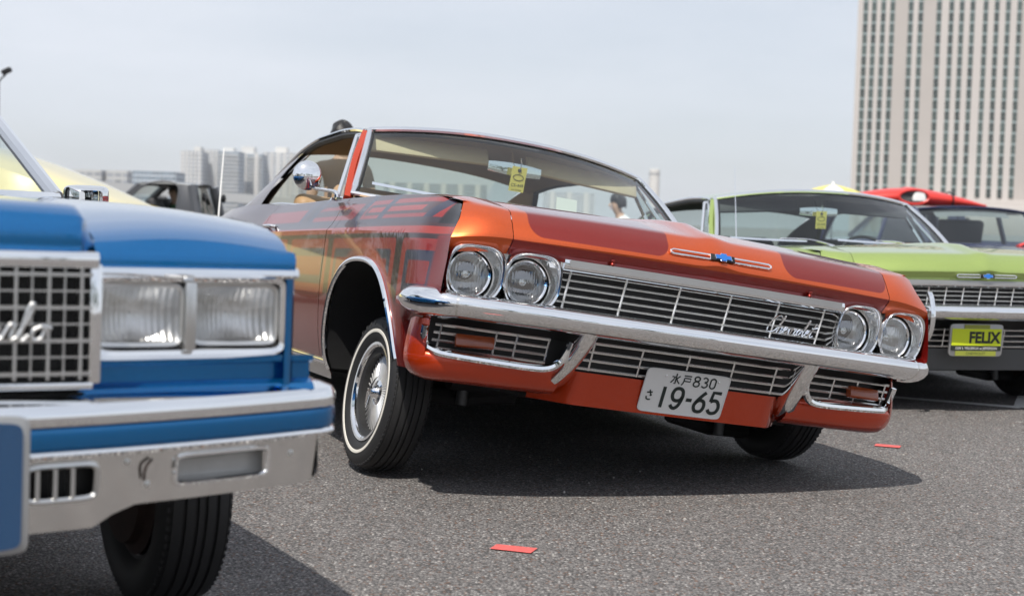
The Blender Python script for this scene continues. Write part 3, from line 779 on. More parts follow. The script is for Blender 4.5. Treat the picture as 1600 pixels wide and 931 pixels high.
        MB().sweep(prf, pth if s > 0 else pth[::-1], cprof=False).build('front_pan', C['pan'], car, angle=50)
        # bumper guard: curved blade
        g = crv([(.430, -.035, .535), (.433, .005, .49), (.440, .055, .44), (.452, .115, .385), (.475, .180, .335), (.505, .250, .310)], 6)
        rows = []
        for i, p in enumerate(g):
            f = i/(len(g) - 1); w = .030*(1 - .05*f)
            rows.append([(s*(p[0] + w*q), p[1] + d, p[2] + e) for q, d, e in ((-1, .05, .01), (-1, .008, 0), (-.75, -.006, 0), (0, -.013, -.002), (.75, -.006, 0), (1, .008, 0), (1, .05, .01))])
        MB().grid(rows).build('bumper_guard', 'chrome', car, angle=40)
    for z in np.linspace(.505, .415, 4): MB().tube([low(x, z, .135) for x in np.linspace(-.42, .42, 16)], .0052, 6).build('lower_bar', 'bright_bar', car)
    for x in np.arange(-.36, .37, .18): MB().tube([low(x, z, .132) for z in np.linspace(.51, .41, 4)], .004, 6).build('lower_post', 'bright_bar', car)
    rows = [[(x, lip(x) + .155 + (.42 - z)*.25 + (0.06 if z < .285 else 0) + .14*float(sm(.38, .50, abs(x))), z) for x in np.linspace(-.50, .50, 26)] for z in (.402, .392, .34, .30, .286, .282)]
    MB().grid(rows).build('centre_pan', C['pan'], car, angle=50)
    MB().grid([[(x, lip(x) + .20, z) for x in np.linspace(-.93, .93, 14)] for z in (.54, .44, .39)]).build('lower_backing', 'black_paint', car)
    for s in (-1, 1):
        headlamp(car, s*.838, .090, .675, s); headlamp(car, s*.639, .078, .675, s)

def script(strokes, car, name, m, o, ux, uy, size, r):
    """chrome handwriting made of bent rod"""
    o = np.array(o); ux = np.array(ux); uy = np.array(uy); b = MB()
    for st in strokes:
        p = crv([(x, y, 0) for x, y in st], 5); b.tube([o + ux*(q[0] + .28*q[1])*size + uy*q[1]*size for q in p], r, 6)
    return b.build(name, m, car)
CHEV = [[(1.25, 1.45), (1.0, 1.75), (.55, 1.65), (.12, 1.0), (.05, .4), (.35, .02), (.85, .12), (1.25, .5)],
        [(1.25, .5), (1.45, 1.3), (1.5, 1.75), (1.38, 1.6), (1.32, .05), (1.45, .55), (1.65, .75), (1.75, .5), (1.75, .05), (1.95, .15)],
        [(1.95, .15), (2.2, .35), (2.35, .62), (2.2, .75), (2.05, .45), (2.15, .08), (2.4, .1), (2.6, .35)],
        [(2.6, .35), (2.7, .7), (2.78, .1), (2.95, .1), (3.1, .65), (3.25, .6)],
        [(3.25, .6), (3.35, .75), (3.5, .62), (3.45, .08), (3.7, .15)],
        [(3.95, .7), (3.75, .45), (3.85, .08), (4.1, .15), (4.15, .55), (3.98, .72), (4.2, .6), (4.4, .5)],
        [(4.4, .5), (4.6, 1.2), (4.62, 1.7), (4.5, 1.5), (4.48, .2), (4.62, .05), (4.8, .25)],
        [(4.8, .25), (5.0, .45), (5.05, .7), (4.9, .72), (4.8, .4), (4.92, .06), (5.15, .15), (5.35, .5)],
        [(5.55, 1.55), (5.45, .8), (5.42, .2), (5.55, .03), (5.8, .25)], [(5.2, 1.05), (5.5, 1.02), (5.9, 1.15)]]
def bowtie(car, x, y, z, k=1.0, ux=(1, 0, 0), uy=(0, .45, .89)):
    """long hood bar with the blue cross emblem in the middle"""
    ux = np.array(ux); uy = np.array(uy)/np.linalg.norm(uy); n = np.cross(ux, uy); o = np.array([x, y, z])
    P = lambda a, b, c=0: o + ux*a*k + uy*b*k + n*c
    def follow(a): return np.array([0, lip(a) - lip(0), -.012*(a/.9)**2])
    bars = []
    for s in (-1, 1):
        a = np.linspace(.046, .185, 6)
        loop = [P(s*q, .0082) + follow(q) for q in a] + [P(s*.195, .003) + follow(.19), P(s*.195, -.003) + follow(.19)] + [P(s*q, -.0082) + follow(q) for q in a[::-1]]
        bars.append(MB().tube(loop, .0036, 6, closed=True))
    hb = MB().prism([P(-.046, -.0115), P(.046, -.0115), P(.046, .0115), P(-.046, .0115)], n*.006).build('hood_emblem', 'black_paint', car, bevel=.001)
    for b in bars: b.build('emblem_bar', 'chrome', hb)
    s = .012
    k *= .78
    pl = [(-.034, -.009), (-.014, -.009), (-.014, -.017), (.011, -.017), (.014, -.009), (.038, -.009), (.034, .009), (.014, .009), (.014, .017), (-.011, .017), (-.014, .009), (-.038, .009)]
    MB().prism([P(a*1.12, b*1.15, .006) for a, b in pl], n*.004).build('emblem_edge', 'chrome', hb); MB().prism([P(a, b, .0102) for a, b in pl], n*.003).build('emblem_cross', 'emblem_blue', hb)

def hanging_tag(car, x, y, z, k=1.0):
    t = MB().box((x, y, z), (.075*k, .003, .118*k), Matrix.Rotation(R(8), 3, 'X')).build('paper_tag', 'tag_yellow', car)
    n = (0, -.003, 0)
    yy = lambda dz: y - .0022 + dz*math.tan(R(8))*-1.0*0 - .0004 - dz*math.sin(R(-8))*-1.0
    def at(dx, dz): return (x + dx*k, y - .0025 - dz*k*math.sin(R(8)), z + dz*k)
    text_obj('tag_number', 'CS-449', .021*k, 'ink', t, at(0, -.036), (1, 0, 0), (0, -.139, .99))
    text_obj('tag_footer', 'with HOOD', .010*k, 'ink', t, at(0, -.054), (1, 0, 0), (0, -.139, .99))
    MB().tube([at(.026*math.cos(a), .008 + .014*math.sin(a)) for a in np.linspace(0, 2*math.pi, 24, endpoint=False)], .0014, 5, closed=True).build('tag_oval', 'ink', t)
    text_obj('tag_oval_text', 'CLUB', .009*k, 'ink', t, at(0, .004), (1, 0, 0), (0, -.139, .99)) if False else None
    MB().lathe([(0, -.002), (.009, -.002), (.009, .002), (0, .002)], 16, 'Y', at(0, .042)).build('suction_cup', 'dark_trim', t)
    MB().tube([at(0, .042), at(.004, .075), at(-.004, .10)], .003, 6).build('tag_string', 'chrome', t)
    return t

def mirror_round(car, s=-1):
    base = np.array([s*.95, 1.64, .952])
    top = np.array([s*1.03, 1.90, 1.055])
    m = MB().lathe([(0, -.030), (.030, -.027), (.052, -.016), (.064, 0), (.066, .010), (.060, .016), (0, .016)], 40, 'Y', top).build('side_mirror', 'chrome', car)
    m2 = MB().tube(crv([base, base + np.array([s*.01, .0, .03]), top + np.array([-s*.02, -.02, -.05]), top + np.array([-s*.0, -.012, -.01])], 6), [.014 - .006*min(1, i/8) for i in range(19)], 8)
    m2.sweep([(-.016, 0), (.016, 0), (.010, .012), (-.010, .012)], [base + np.array([0, -.05, -.004]), base + np.array([0, .06, -.004])]).build('mirror_arm', 'chrome', m)
def wipers(car):
    for (x0, x1) in ((-.12, -.76), (.46, -.06)):
        p0 = np.array([x0, 1.59, 1.012]); d = np.array([x1 - x0, .03 + .13*abs(x1)**2, .012])
        w = MB().tube(crv([p0, p0 + d*.25 + np.array([0, -.02, .03]), p0 + d*.5 + np.array([0, -.012, .032]), p0 + d*.55 + np.array([0, -.01, .028])], 5), .006, 6).build('wiper', 'chrome', car)
        MB().sweep([(-.004, -.006), (.004, -.006), (.003, .006), (-.003, .006)], [p0 + d*f + np.array([0, -.012, .026 - .004*math.sin(math.pi*f)]) for f in np.linspace(.28, 1.05, 10)]).build('wiper_blade', 'chrome', w)
def ground_wheel(car_mat, x, y, r=WR, drop=0.0):
    """local z of a wheel centre so that the tyre rests on the ground"""
    p0 = car_mat @ Vector((x, y, 0)); up = car_mat.to_3x3() @ Vector((0, 0, 1))
    return (r*1.0 - p0.z - drop) / up.z
def car_matrix(loc, yaw, pitch, roll): return Matrix.Translation(loc) @ Matrix.Rotation(yaw, 4, 'Z') @ Matrix.Rotation(pitch, 4, 'X') @ Matrix.Rotation(roll, 4, 'Y')

# ------------------------------------------------------------------ orange coupe leaning on its raised suspension
OP = ((0.59915888, 4.88911403, 0.018545), 0.36248487, -0.02720031, 0.12579821)
orange = empty('lowrider_coupe', OP[0], (OP[2], OP[3], OP[1]))
tag(orange, 'candy orange lowrider coupe leaning over, plate 19-65, quad round headlights', 'car')
OM = car_matrix(*OP)
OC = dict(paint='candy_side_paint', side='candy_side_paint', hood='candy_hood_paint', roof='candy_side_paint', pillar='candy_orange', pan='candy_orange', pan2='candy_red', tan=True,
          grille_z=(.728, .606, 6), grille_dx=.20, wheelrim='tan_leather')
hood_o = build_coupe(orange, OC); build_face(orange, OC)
for (x, y, s, st, cb) in ((-.825, .915, -1, R(3.6), R(3.2)), (.85, .865, 1, R(3.6), R(-2.0)), (-.79, 3.93, -1, 0, 0), (.79, 3.93, 1, 0, 0)):
    add_wheel(orange, (x, y, ground_wheel(OM, x, y, WR + .004)), s, st, cb, letters=(s < 0 and y < 2))
bowtie(orange, 0.005, lip(0) + .008, .850)
script(CHEV, orange, 'grille_script', 'chrome', (.258, lip(.35) + .078, .630), (1, .09, -.01), (0, -RAKE, 1), .0350, .0033)
mirror_round(orange); wipers(orange)
hanging_tag(orange, .006, 2.045, 1.215)
# number plate
pt = np.array([.011, .080, .452]); pb = np.array([.011, .132, .296]); up = (pt - pb)/np.linalg.norm(pt - pb); nrm = np.cross((1, 0, 0), up); c = (pt + pb)/2
def pl(a, b, d=0): return c + np.array([1, 0, 0])*a + up*b + nrm*d
plate = MB().prism([pl(a, b) for a, b in superel(0, 0, .165, .0825, 14, 64)], nrm*.003).build('number_plate', 'plate_white', orange)
MB().tube([pl(a, b, .003) for a, b in superel(0, 0, .1625, .080, 16, 72)], .0022, 6, closed=True).build('plate_rim', 'plate_white', plate)
def plate_text(t, size, a, b, sx=1.0, off=0.0, **k): return text_obj('plate_lettering', t, size, 'plate_green', plate, pl(a, b, .0036), (1, 0, 0), up, sx=sx, offset=off, extrude=.0006, **k)
def stroke_letter(polys, a, b, w, h, r, name='plate_numeral'):
    m = MB()
    for st, smooth in polys:
        pts = [(x, y, 0) for x, y in st]; q = crv(pts, 6) if smooth else [np.array(p, float) for p in pts]
        m.sweep([(-r, 0), (r, 0), (r, .0012), (-r, .0012)], [pl(a + p[0]*w, b + p[1]*h, .0034) for p in q], up=nrm)
    m.build(name, 'plate_green', plate, smooth=False)
N1 = [([(.5, 0), (.5, 1)], False)]
N9 = [([(.92, .60), (.80, .46), (.5, .40), (.2, .46), (.06, .68), (.18, .92), (.5, 1.0), (.82, .92), (.94, .70), (.90, .45), (.75, .18), (.5, .04), (.25, .06), (.08, .18)], True)]
N6 = [([(.86, .96), (.60, .80), (.25, .52), (.08, .28), (.2, .06), (.5, 0), (.8, .06), (.93, .28), (.82, .50), (.5, .56), (.25, .48), (.12, .36)], True)]
N5 = [([(.90, 1.0), (.22, 1.0), (.14, .55)], False), ([(.14, .55), (.4, .62), (.72, .58), (.93, .34), (.82, .09), (.5, 0), (.22, .04), (.06, .16)], True)]
NH = [([(0, .5), (1, .5)], False)]
for pol, a, w in ((N1, -.098, .036), (N9, -.047, .046), (NH, .013, .022), (N6, .045, .046), (N5, .103, .046)):
    stroke_letter(pol, a, -.060, w, .078, .0062)
S8 = [([(.5, .54), (.15, .64), (.12, .88), (.5, 1), (.88, .88), (.85, .64), (.5, .54), (.1, .40), (.08, .12), (.5, 0), (.92, .12), (.9, .40), (.5, .54)], True)]
S3 = [([(.1, .88), (.45, 1), (.85, .86), (.82, .62), (.45, .53)], True), ([(.45, .53), (.88, .42), (.92, .14), (.5, 0), (.08, .12)], True)]
S0 = [([(.5, 1), (.12, .85), (.08, .5), (.12, .15), (.5, 0), (.88, .15), (.92, .5), (.88, .85), (.5, 1)], True)]
for pol, a in ((S8, .022), (S3, .054), (S0, .086)): stroke_letter(pol, a, .032, .024, .037, .0026)
K1 = [([(.5, 1.02), (.5, .06), (.36, .1)], False), ([(.08, .70), (.36, .70), (.28, .42), (.05, .12)], False), ([(.88, .80), (.60, .55)], False), ([(.55, .58), (.72, .30), (.95, .10)], False)]
K2 = [([(.12, .95), (.88, .95)], False), ([(.2, .72), (.85, .72), (.85, .42), (.2, .42)], False), ([(.2, .72), (.2, .42), (.15, .18), (.02, 0)], False)]
stroke_letter(K1, -.068, .031, .038, .040, .0022); stroke_letter(K2, -.024, .031, .038, .038, .0022)
KS = [([(.1, .72), (.9, .80)], False), ([(.45, 1.0), (.62, .68), (.85, .42)], False), ([(.85, .44), (.6, .46)], False), ([(.12, .32), (.22, .08), (.5, 0), (.8, .03)], True)]
stroke_letter(KS, -.146, -.036, .026, .036, .0024)
for a in (-.088, .12): MB().lathe([(0, -.004), (.003, -.0035), (.0048, -.001), (.005, .001)], 12, 'Y', pl(a, .058, .003)).build('plate_bolt', 'chrome', plate)
# dash card "65"
cd = MB().box((.20, 1.86, 1.072), (.105, .003, .155), Matrix.Rotation(R(-12), 3, 'X')).build('dash_card', 'card_white', orange)
text_obj('card_number', '65', .075, 'card_red', cd, (.205, 1.858, 1.068), (1, 0, 0), (0, .208, .978), offset=.002)
# small hood bumpers and rear aerial
for x in (-.385, .385): MB().lathe([(0, -.012), (.006, -.012), (.009, -.004), (.007, 0), (.010, .006), (.009, .012), (0, .014)], 14, 'Z', (x, lip(x) + .020, .778)).build('hood_stop', 'candy_red', hood_o)
# ------------------------------------------------------------------ lime green coupe behind
GP = ((2.53778, 7.68555, -0.043), 0.221715, -0.0595, 0.000337)
green = empty('lime_coupe', GP[0], (GP[2], GP[3], GP[1]))
tag(green, 'lime green hardtop coupe with yellow FELIX plate parked behind the orange car', 'car'); GM = car_matrix(*GP)
GC = dict(paint='lime_paint', side='lime_paint', hood='lime_paint', roof='lime_paint', pillar='lime_paint', pan='steel_grey', pan2='chrome', tan=False, bz=.030, grille_z=(.735, .640, 5), grille_dx=.10, wheelrim='dark_trim')
build_coupe(green, GC); build_face(green, GC)
for (x, y, s) in ((-.80, .905, -1), (.80, .905, 1), (-.79, 3.93, -1), (.79, 3.93, 1)):
    add_wheel(green, (x, y, ground_wheel(GM, x, y)), s, 0, 0, white=False)
bowtie(green, -.01, lip(0) + .002, .792, .9, uy=(0, .1, 1)); wipers(green); hanging_tag(green, .0, 2.05, 1.205)
# dealer plate in its frame
gc_ = np.array([-.03, -.005, .448]); gu = np.array([0, -.12, .993]); gn_ = np.cross((1, 0, 0), gu)
def gp(a, b, d=0): return gc_ + np.array([1, 0, 0])*a + gu*b + gn_*d
fp = MB().prism([gp(a, b, -.03) for a, b in superel(0, 0, .158, .088, 12, 48)], gn_*.012).build('dealer_plate', 'grey_silver', green, bevel=.002)
MB().prism([gp(a, b, -.018) for a, b in ((-.146, -.028), (.146, -.028), (.146, .062), (-.146, .062))], gn_*.004).build('plate_field', 'felix_yellow', fp)
MB().prism([gp(a, b, -.018) for a, b in ((-.148, -.056), (.148, -.056), (.148, -.029), (-.148, -.029))], gn_*.004).build('address_band', 'ink', fp)
MB().prism([gp(a, b, -.018) for a, b in ((-.120, -.084), (.120, -.084), (.120, -.058), (-.120, -.058))], gn_*.004).build('frame_bottom', 'felix_olive', fp)
MB().prism([gp(a, b, -.018) for a, b in ((-.075, .064), (.075, .064), (.075, .084), (-.075, .084))], gn_*.004).build('frame_top', 'felix_olive', fp)
text_obj('plate_name', 'FELIX', .082, 'ink', fp, gp(.045, -.012, -.0135), (1, 0, 0), gu, offset=.0035, sx=.92)
text_obj('plate_address', '3330 S. FIGUEROA at JEFFERSON', .019, 'card_white', fp, gp(0, -.049, -.0135), (1, 0, 0), gu, sx=.92)
text_obj('plate_maker', 'CHEVROLET', .021, 'ink', fp, gp(0, -.078, -.0135), (1, 0, 0), gu)
# left bumper guard upright and fender aerial
MB().sweep([(-.010, -.014), (.010, -.014), (.014, 0), (.010, .014), (-.010, .014)], crv([(-.37, -.02, .42), (-.365, -.09, .48), (-.36, -.115, .57), (-.36, -.10, .66), (-.36, -.075, .70)], 5), up=(1, 0, 0)).build('guard_upright', 'chrome', green, bevel=.004)
MB().tube([(-.80, 1.55, .95), (-.795, 1.62, 1.50)], [.004, .0015], 6).build('aerial', 'chrome', green)

# ------------------------------------------------------------------ generic side shell for the other cars
class Shell:
    def __init__(s, Y, T, X, zpts, ZB, arches, zfront=None):
        s.zfront = zfront
        s.Y, s.T, s.X, s.zp, s.ZB, s.ar = Y, T, X, zpts, ZB, arches
    def zs(s, y): return float(pchip([p[0] for p in s.zp], [p[1] for p in s.zp], y)[0])
    def x(s, y, z):
        lv = [float(pchip(s.Y, [r[i] for r in s.X], y)[0]) for i in range(len(s.T))]
        return pchip(s.T, lv, np.clip((np.asarray(z) - s.ZB)/(s.zs(y) - s.ZB), 0, 1))
    def az(s, y):
        z = s.ZB
        for c, a, h in s.ar:
            u = abs((y - c)/a)
            if u < 1: z = max(z, s.ZB + h*(1 - u**2.4)**(1/2.2))
        return z
    def panel(s, y0, y1, sg, n=40, nz=18):
        ys = list(np.linspace(y0, y1, n))
        for c, a, h in s.ar: ys += [c + a*math.cos(t) for t in np.linspace(0, math.pi, 30)]
        rows = []
        for y in sorted(set(round(q, 5) for q in ys if y0 <= q <= y1)):
            zl = s.az(y)
            if s.zfront and y < s.ar[0][0]: zl = max(zl, s.zfront)
            z = zl + (s.zs(y) - zl)*np.linspace(0, 1, nz); rows.append([(sg*a, y, b) for a, b in zip(s.x(y, z), z)])
        return MB().grid(rows)
    def liners(s, car):
        for sg in (-1, 1):
            for c, a, h in s.ar:
                pth = [(c + a*math.cos(t)*.999, s.az(c + a*math.cos(t)*.999)) for t in np.linspace(math.pi, 0, 40)]
                MB().grid([[(sg*(float(s.x(y, [z])[0]) - .01), y, z + .001), (sg*.55, y, z + .02)] for y, z in pth]).build('arch_liner', 'underbody', car)
    def top(s, y0, y1, crown=.03, n=20, nx=17, yb=0.0):
        return MB().grid([[(float(s.x(y, [s.zs(y)])[0])*t, y + yb*(1 - t*t), s.zs(y) + crown*(1 - t*t)) for t in np.linspace(-1, 1, nx)] for y in np.linspace(y0, y1, n)])
def greenhouse(car, base, roof, paint_, glass_='windscreen', pill=.03, trim='chrome', crown=.04, skip_back=False, liner='dark_trim', front=None):
    """base: (y_front, y_rear, half_width, z_front, z_rear); roof the same"""
    yf, yr, w, zf, zr = base; Yf, Yr, Wd, Zf, Zr = roof
    rows = [[(Wd*t*(1.0), Yf + (Yr - Yf)*f - .05*(1 - t*t)*(1 - 2*f), Zf + (Zr - Zf)*f + crown*(1 - abs(t)**2.4) + .02*math.sin(math.pi*f)) for t in np.linspace(-1, 1, 15)] for f in np.linspace(0, 1, 10)]
    MB().grid(rows).build('roof', paint_, car, angle=60); MB().grid([[(x*.96, y, z - .03) for x, y, z in r] for r in rows]).build('headliner', liner, car, angle=60)
    g = [[np.array([w*t, yf - .10*(1 - t*t), zf]) + (np.array([Wd*t, Yf - .05*(1 - t*t), Zf + crown*(1 - abs(t)**2.4)]) - np.array([w*t, yf - .10*(1 - t*t), zf]))*f for f in np.linspace(0, 1, 5)] for t in np.linspace(-1, 1, 13)]
    ws = MB().grid(g).build('windscreen', glass_, car, angle=80)
    edge = [r[0] for r in g] + g[-1][1:] + [r[-1] for r in g[::-1]][1:] + g[0][::-1][1:-1]
    MB().tube([p + np.array([0, -.008, .004]) for p in edge], .012, 6, closed=True).build('screen_trim', trim, ws)
    g2 = [[np.array([w*.96*t, yr, zr]) + (np.array([Wd*.96*t, Yr, Zr + crown*(1 - abs(t)**2.4)]) - np.array([w*.96*t, yr, zr]))*f for f in np.linspace(0, 1, 5)] for t in np.linspace(-1, 1, 9)]
    if not skip_back: MB().grid(g2).build('rear_window', glass_, car, angle=80)
    for s in (-1, 1):
        for (a, b, ww) in (((s*w, yf, zf), (s*Wd, Yf, Zf), pill), ((s*w, yr, zr), (s*Wd, Yr, Zr), pill*1.8)):
            MB().tube([a, b], ww, 8).build('pillar', front if (front and ww == pill) else paint_, car)
        MB().tube([(s*Wd*1.01, Yf + (Yr - Yf)*f, Zf + (Zr - Zf)*f + .02*math.sin(math.pi*f)) for f in np.linspace(0, 1, 12)], .018, 6).build('roof_rail', trim, car)
def simple_inside(car, y0, y1, w, z, m='dark_trim'):
    MB().box((0, (y0 + y1)/2, z - .30), (w*2, y1 - y0, .55)).build('cabin_tub', m, car)
    for s in (-1, 1): MB().box((s*w*.48, y0 + (y1 - y0)*.42, z + .10), (w*.75, .12, .5), Matrix.Rotation(R(12), 3, 'X')).build('seat_back', m, car, bevel=.04, seg=3)

# ------------------------------------------------------------------ blue coupe in the foreground
BP = ((-1.08570, 2.28707, 0.107859), 0.529321, -0.0006, 0.00925)
blue = empty('blue_coupe', BP[0], (BP[2], BP[3], BP[1])); BM = car_matrix(*BP)
tag(blue, 'metallic blue coupe with square twin headlights and heavy chrome bumper in the foreground', 'car')
BS = Shell([.05, .16, .4, 1.0, 2.4, 3.6, 4.6, 5.0], [0, .12, .35, .6, .8, .92, 1.0],
           [[.76, .785, .80, .80, .80, .795, .785], [.79, .81, .83, .835, .832, .82, .80], [.83, .865, .895, .905, .89, .865, .815], [.84, .875, .905, .915, .90, .875, .82], [.84, .875, .905, .91, .895, .87, .82],
            [.84, .875, .91, .92, .905, .88, .83], [.82, .85, .885, .895, .88, .86, .81], [.78, .81, .85, .86, .85, .83, .79]],
           [(.05, .795), (.10, .815), (.22, .838), (.5, .858), (.9, .868), (1.7, .880), (2.6, .885), (3.5, .90), (4.4, .88), (5.0, .82)], .26, [(.97, .44, .38), (3.72, .42, .36)], .40)
for s in (-1, 1):
    BS.panel(.05, 1.62, s).build('fender', 'blue_paint', blue); dr = BS.panel(1.63, 3.05, s, 16).build('door', 'blue_paint', blue); BS.panel(3.06, 5.0, s).build('quarter_panel', 'blue_paint', blue)
    MB().box((s*.915, 2.8, .74), (.02, .16, .03)).build('handle', 'chrome', dr, bevel=.008)
BS.liners(blue)
def btop(x, y):
    """hood height: fender crests outside, raised centre section inside"""
    ax = abs(x); zf = BS.zs(max(y, .05)); xs_ = float(BS.x(max(y, .05), [zf])[0])
    z = zf + .018*math.sin(math.pi*min(1, max(0, (xs_ - ax)/.42)))
    zc = .868 + .022*min(1, max(0, y + .03)/.9) + .008*(1 - (ax/.42)**2)
    k = 1 - float(sm(.375, .425, ax)); return z + (max(zc, z) - z)*k
def btopg(x0, x1, n, ys):
    return [[(x, y, btop(x, y)) for y in ys] for x in np.linspace(x0, x1, n)]
ysf = [.055, .07, .09, .12, .16, .22, .32, .5, .7, .9, 1.15, 1.4, 1.68]
for s in (-1, 1):
    MB().grid([[(s*(.425 + (float(BS.x(y, [BS.zs(y)])[0]) - .425)*f), y, btop(.425 + (float(BS.x(y, [BS.zs(y)])[0]) - .425)*f, y)) for y in ysf] for f in np.linspace(0, 1, 16)]).build('fender_top', 'blue_paint', blue, angle=50)
ysh = [-.025, -.02, -.005, .02, .06, .12, .2, .32, .5, .7, .9, 1.15, 1.4, 1.60]
rows = []
for x in np.concatenate([np.linspace(-.425, -.37, 7), np.linspace(-.35, .35, 15), np.linspace(.37, .425, 7)]):
    k_ = float(sm(.375, .425, abs(x)))
    r = [(x, -.030 + k_*.080, .785 - .005*k_), (x, -.034 + k_*.086, .79), (x, -.034 + k_*.087, .80 + .025*(1 - k_))]
    for i, y in enumerate(ysh):
        yy = max(y, -.025 + k_*.080 + i*.0006); r.append((x, yy, btop(x, max(yy, -.02)) - (1 - k_)*.020*max(0, 1 - (yy + .025)/.06)**2))
    rows.append(r)
MB().grid(rows).build('hood', 'blue_paint', blue, angle=45)
# nose: painted vertical strip over the lamps, bright trim line
for s in (-1, 1):
    MB().grid([[(s*x, y, z) for x in np.linspace(.42, .795, 8)] for y, z in ((.034, .764), (.032, .782), (.038, .792))] + [[(s*x, .0552, btop(x, .0552)) for x in np.linspace(.42, .795, 8)]]).build('nose_strip', 'blue_paint', blue, angle=60)
    bz = MB().sweep([(.002, .010), (.010, .006), (.012, -.004), (.006, -.010), (-.01, -.010), (-.01, .010)], [(s*x, .030 + .01*(x/.8)**4, .757) for x in np.linspace(.40, .80, 12)][::s]).build('trim_strip', 'chrome', blue)
    # lamp surround
    rows = []
    for dx, dz, yy in ((.0, .0, .024), (.008, .008, .018), (.016, .016, .022), (.022, .022, .050)):
        rows.append([(s*a, yy + .03*(a - .42)/.37, b) for a, b in superel(.600, .676, .190 - dx, .078 - dz, 16, 60)])
    bez = MB().grid(rows, cv=True).build('lamp_surround', 'chrome', blue, angle=40)
    MB().add([(s*.41, .125, .60), (s*.80, .140, .60), (s*.80, .140, .76), (s*.41, .125, .76)], [(0, 1, 2, 3)]).build('lamp_backing', 'black_paint', bez, smooth=False)
    MB().box((s*.592, .034, .676), (.022, .02, .125)).build('lamp_divider', 'aluminium', bez, bevel=.004)
    for k, (xc, yc) in enumerate(((.4985, .044), (.687, .062))):
        hw, hh = .079, .052
        bowl = MB().grid([[(s*a, yc + max(0.0, .052*(1 - ((a - xc)/.084)**2 - ((b - .6785)/.084)**2)) + (0 if f < 1 else -.002), b) for a, b in superel(xc, .6785, hw*f, hh*f, 2 + 6*f, 40)] for f, dy in ((1, 0), (.97, 0), (.9, .0), (.75, 0), (.6, .0), (.4, 0), (.2, 0), (.02, 0))], cv=True).build('headlight', 'lamp_bowl', blue)
        MB().grid([[(s*a, yc - .002 - .010*max(0, 1 - ((a - xc)/.10)**2 - ((b - .6785)/.075)**2), b) for a, b in superel(xc, .6785, hw*f, hh*f, 2 + 6*f, 40)] for f in (1, .9, .75, .5, .25, .02)], cv=True).build('lens', 'square_lens', bowl)
        MB().tube([(s*a, yc - .003, b) for a, b in superel(xc, .6785, hw + .002, hh + .002, 9, 48)], .0045, 6, closed=True).build('lamp_rim', 'aluminium', bowl)
        MB().tube([(s*a, yc + .002, b) for a, b in superel(xc, .6785, hw + .010, hh + .009, 10, 48)], .006, 6, closed=True).build('lamp_gap', 'black_paint', bowl)
    # painted panel under the lamps
    MB().grid([[(s*x, y + .02*(x - .4)/.4, z) for x in np.linspace(.40, .845, 10)] for y, z in ((.030, .602), (.032, .590), (.050, .584), (.050, .556), (.030, .548), (.020, .536), (.05, .528))]).build('lower_nose', 'blue_paint', blue, angle=25)
    MB().grid([[(s*x, y, z) for z in (.53, .60, .70, .795)] for x, y in ((.782, .045), (.796, .048), (.806, .065), (.812, .12))]).build('fender_end', 'blue_paint', blue, angle=50)
# grille
gs = MB()
fr_ = [(-.40, .572), (.40, .572), (.40, .772), (-.40, .772)]
MB().sweep([(-.012, -.014), (.012, -.014), (.014, 0), (.012, .014), (-.012, .014)], [(x, -.045, .777) for x in np.linspace(-.405, .405, 8)]).build('grille_header', 'chrome', blue, bevel=.004)
for s in (-1, 1): MB().box((s*.402, -.02, .668), (.022, .06, .205)).build('grille_side', 'chrome', blue, bevel=.005)
MB().box((0, -.035, .563), (.80, .03, .012)).build('grille_sill', 'chrome', blue, bevel=.003)
for k, x in enumerate(np.arange(-.378, .379, .027)): MB().box((x, -.036, .668), (.0030 if k % 2 else .0056, .012 if k % 2 else .022, .190)).build('grille_post', 'aluminium', blue)
for k, z in enumerate(np.linspace(.584, .752, 7)): MB().box((0, -.0405, z), (.79, .012 if k % 2 else .022, .0030 if k % 2 else .0060)).build('grille_bar', 'aluminium', blue)
MB().add([(-.40, .01, .55), (.40, .01, .55), (.40, .01, .79), (-.40, .01, .79)], [(0, 1, 2, 3)]).build('grille_backing', 'black_paint', blue, smooth=False)
CARLO = [[(1.25, 1.45), (1.0, 1.75), (.55, 1.65), (.12, 1.0), (.05, .4), (.35, .02), (.85, .12), (1.3, .5)], [(1.9, .65), (1.6, .75), (1.4, .4), (1.55, .05), (1.85, .3), (1.95, .7), (1.98, .1), (2.2, .2)],
         [(2.2, .2), (2.4, .8), (2.6, .65), (2.6, .1), (2.85, .2)], [(2.85, .2), (3.15, 1.2), (3.15, 1.75), (3.0, 1.5), (3.0, .2), (3.15, .05), (3.35, .3)], [(3.8, .7), (3.5, .5), (3.6, .08), (3.95, .15), (4.0, .55), (3.8, .72), (4.3, .6)]]
script(CARLO, blue, 'grille_script', 'aluminium', (.165, -.060, .640), (1, 0, 0), (0, 0, 1), .036, .0042)
# bumper: top shelf, painted rub strip, tucked lower face
def bpath(x): return -.105 + .165*(min(abs(x), .86)/.86)**2
hp = [(x, bpath(x), 0) for x in np.linspace(0, .83, 12)] + [(.868, .062, 0), (.890, .080, 0), (.903, .11, 0), (.910, .16, 0), (.915, .28, 0), (.915, .42, 0)]
fp_ = [np.array([-p[0], p[1], 0]) for p in hp[::-1]] + [np.array(p) for p in hp[1:]]
def bsw(name, prof, m, sub=None): return MB().sweep(prof, fp_, cprof=False).build(name, m, sub or blue, angle=30)
bb = bsw('bumper', [(-.17, .546), (-.10, .548), (-.02, .545), (.006, .536), (.014, .520), (.014, .508), (.010, .500), (.004, .498), (.004, .462), (.010, .458), (.014, .452), (.008, .445), (-.006, .4425)], 'chrome')
bsw('rub_strip', [(.004, .4985), (.012, .496), (.014, .480), (.012, .464), (.004, .4615)], 'blue_paint', bb)
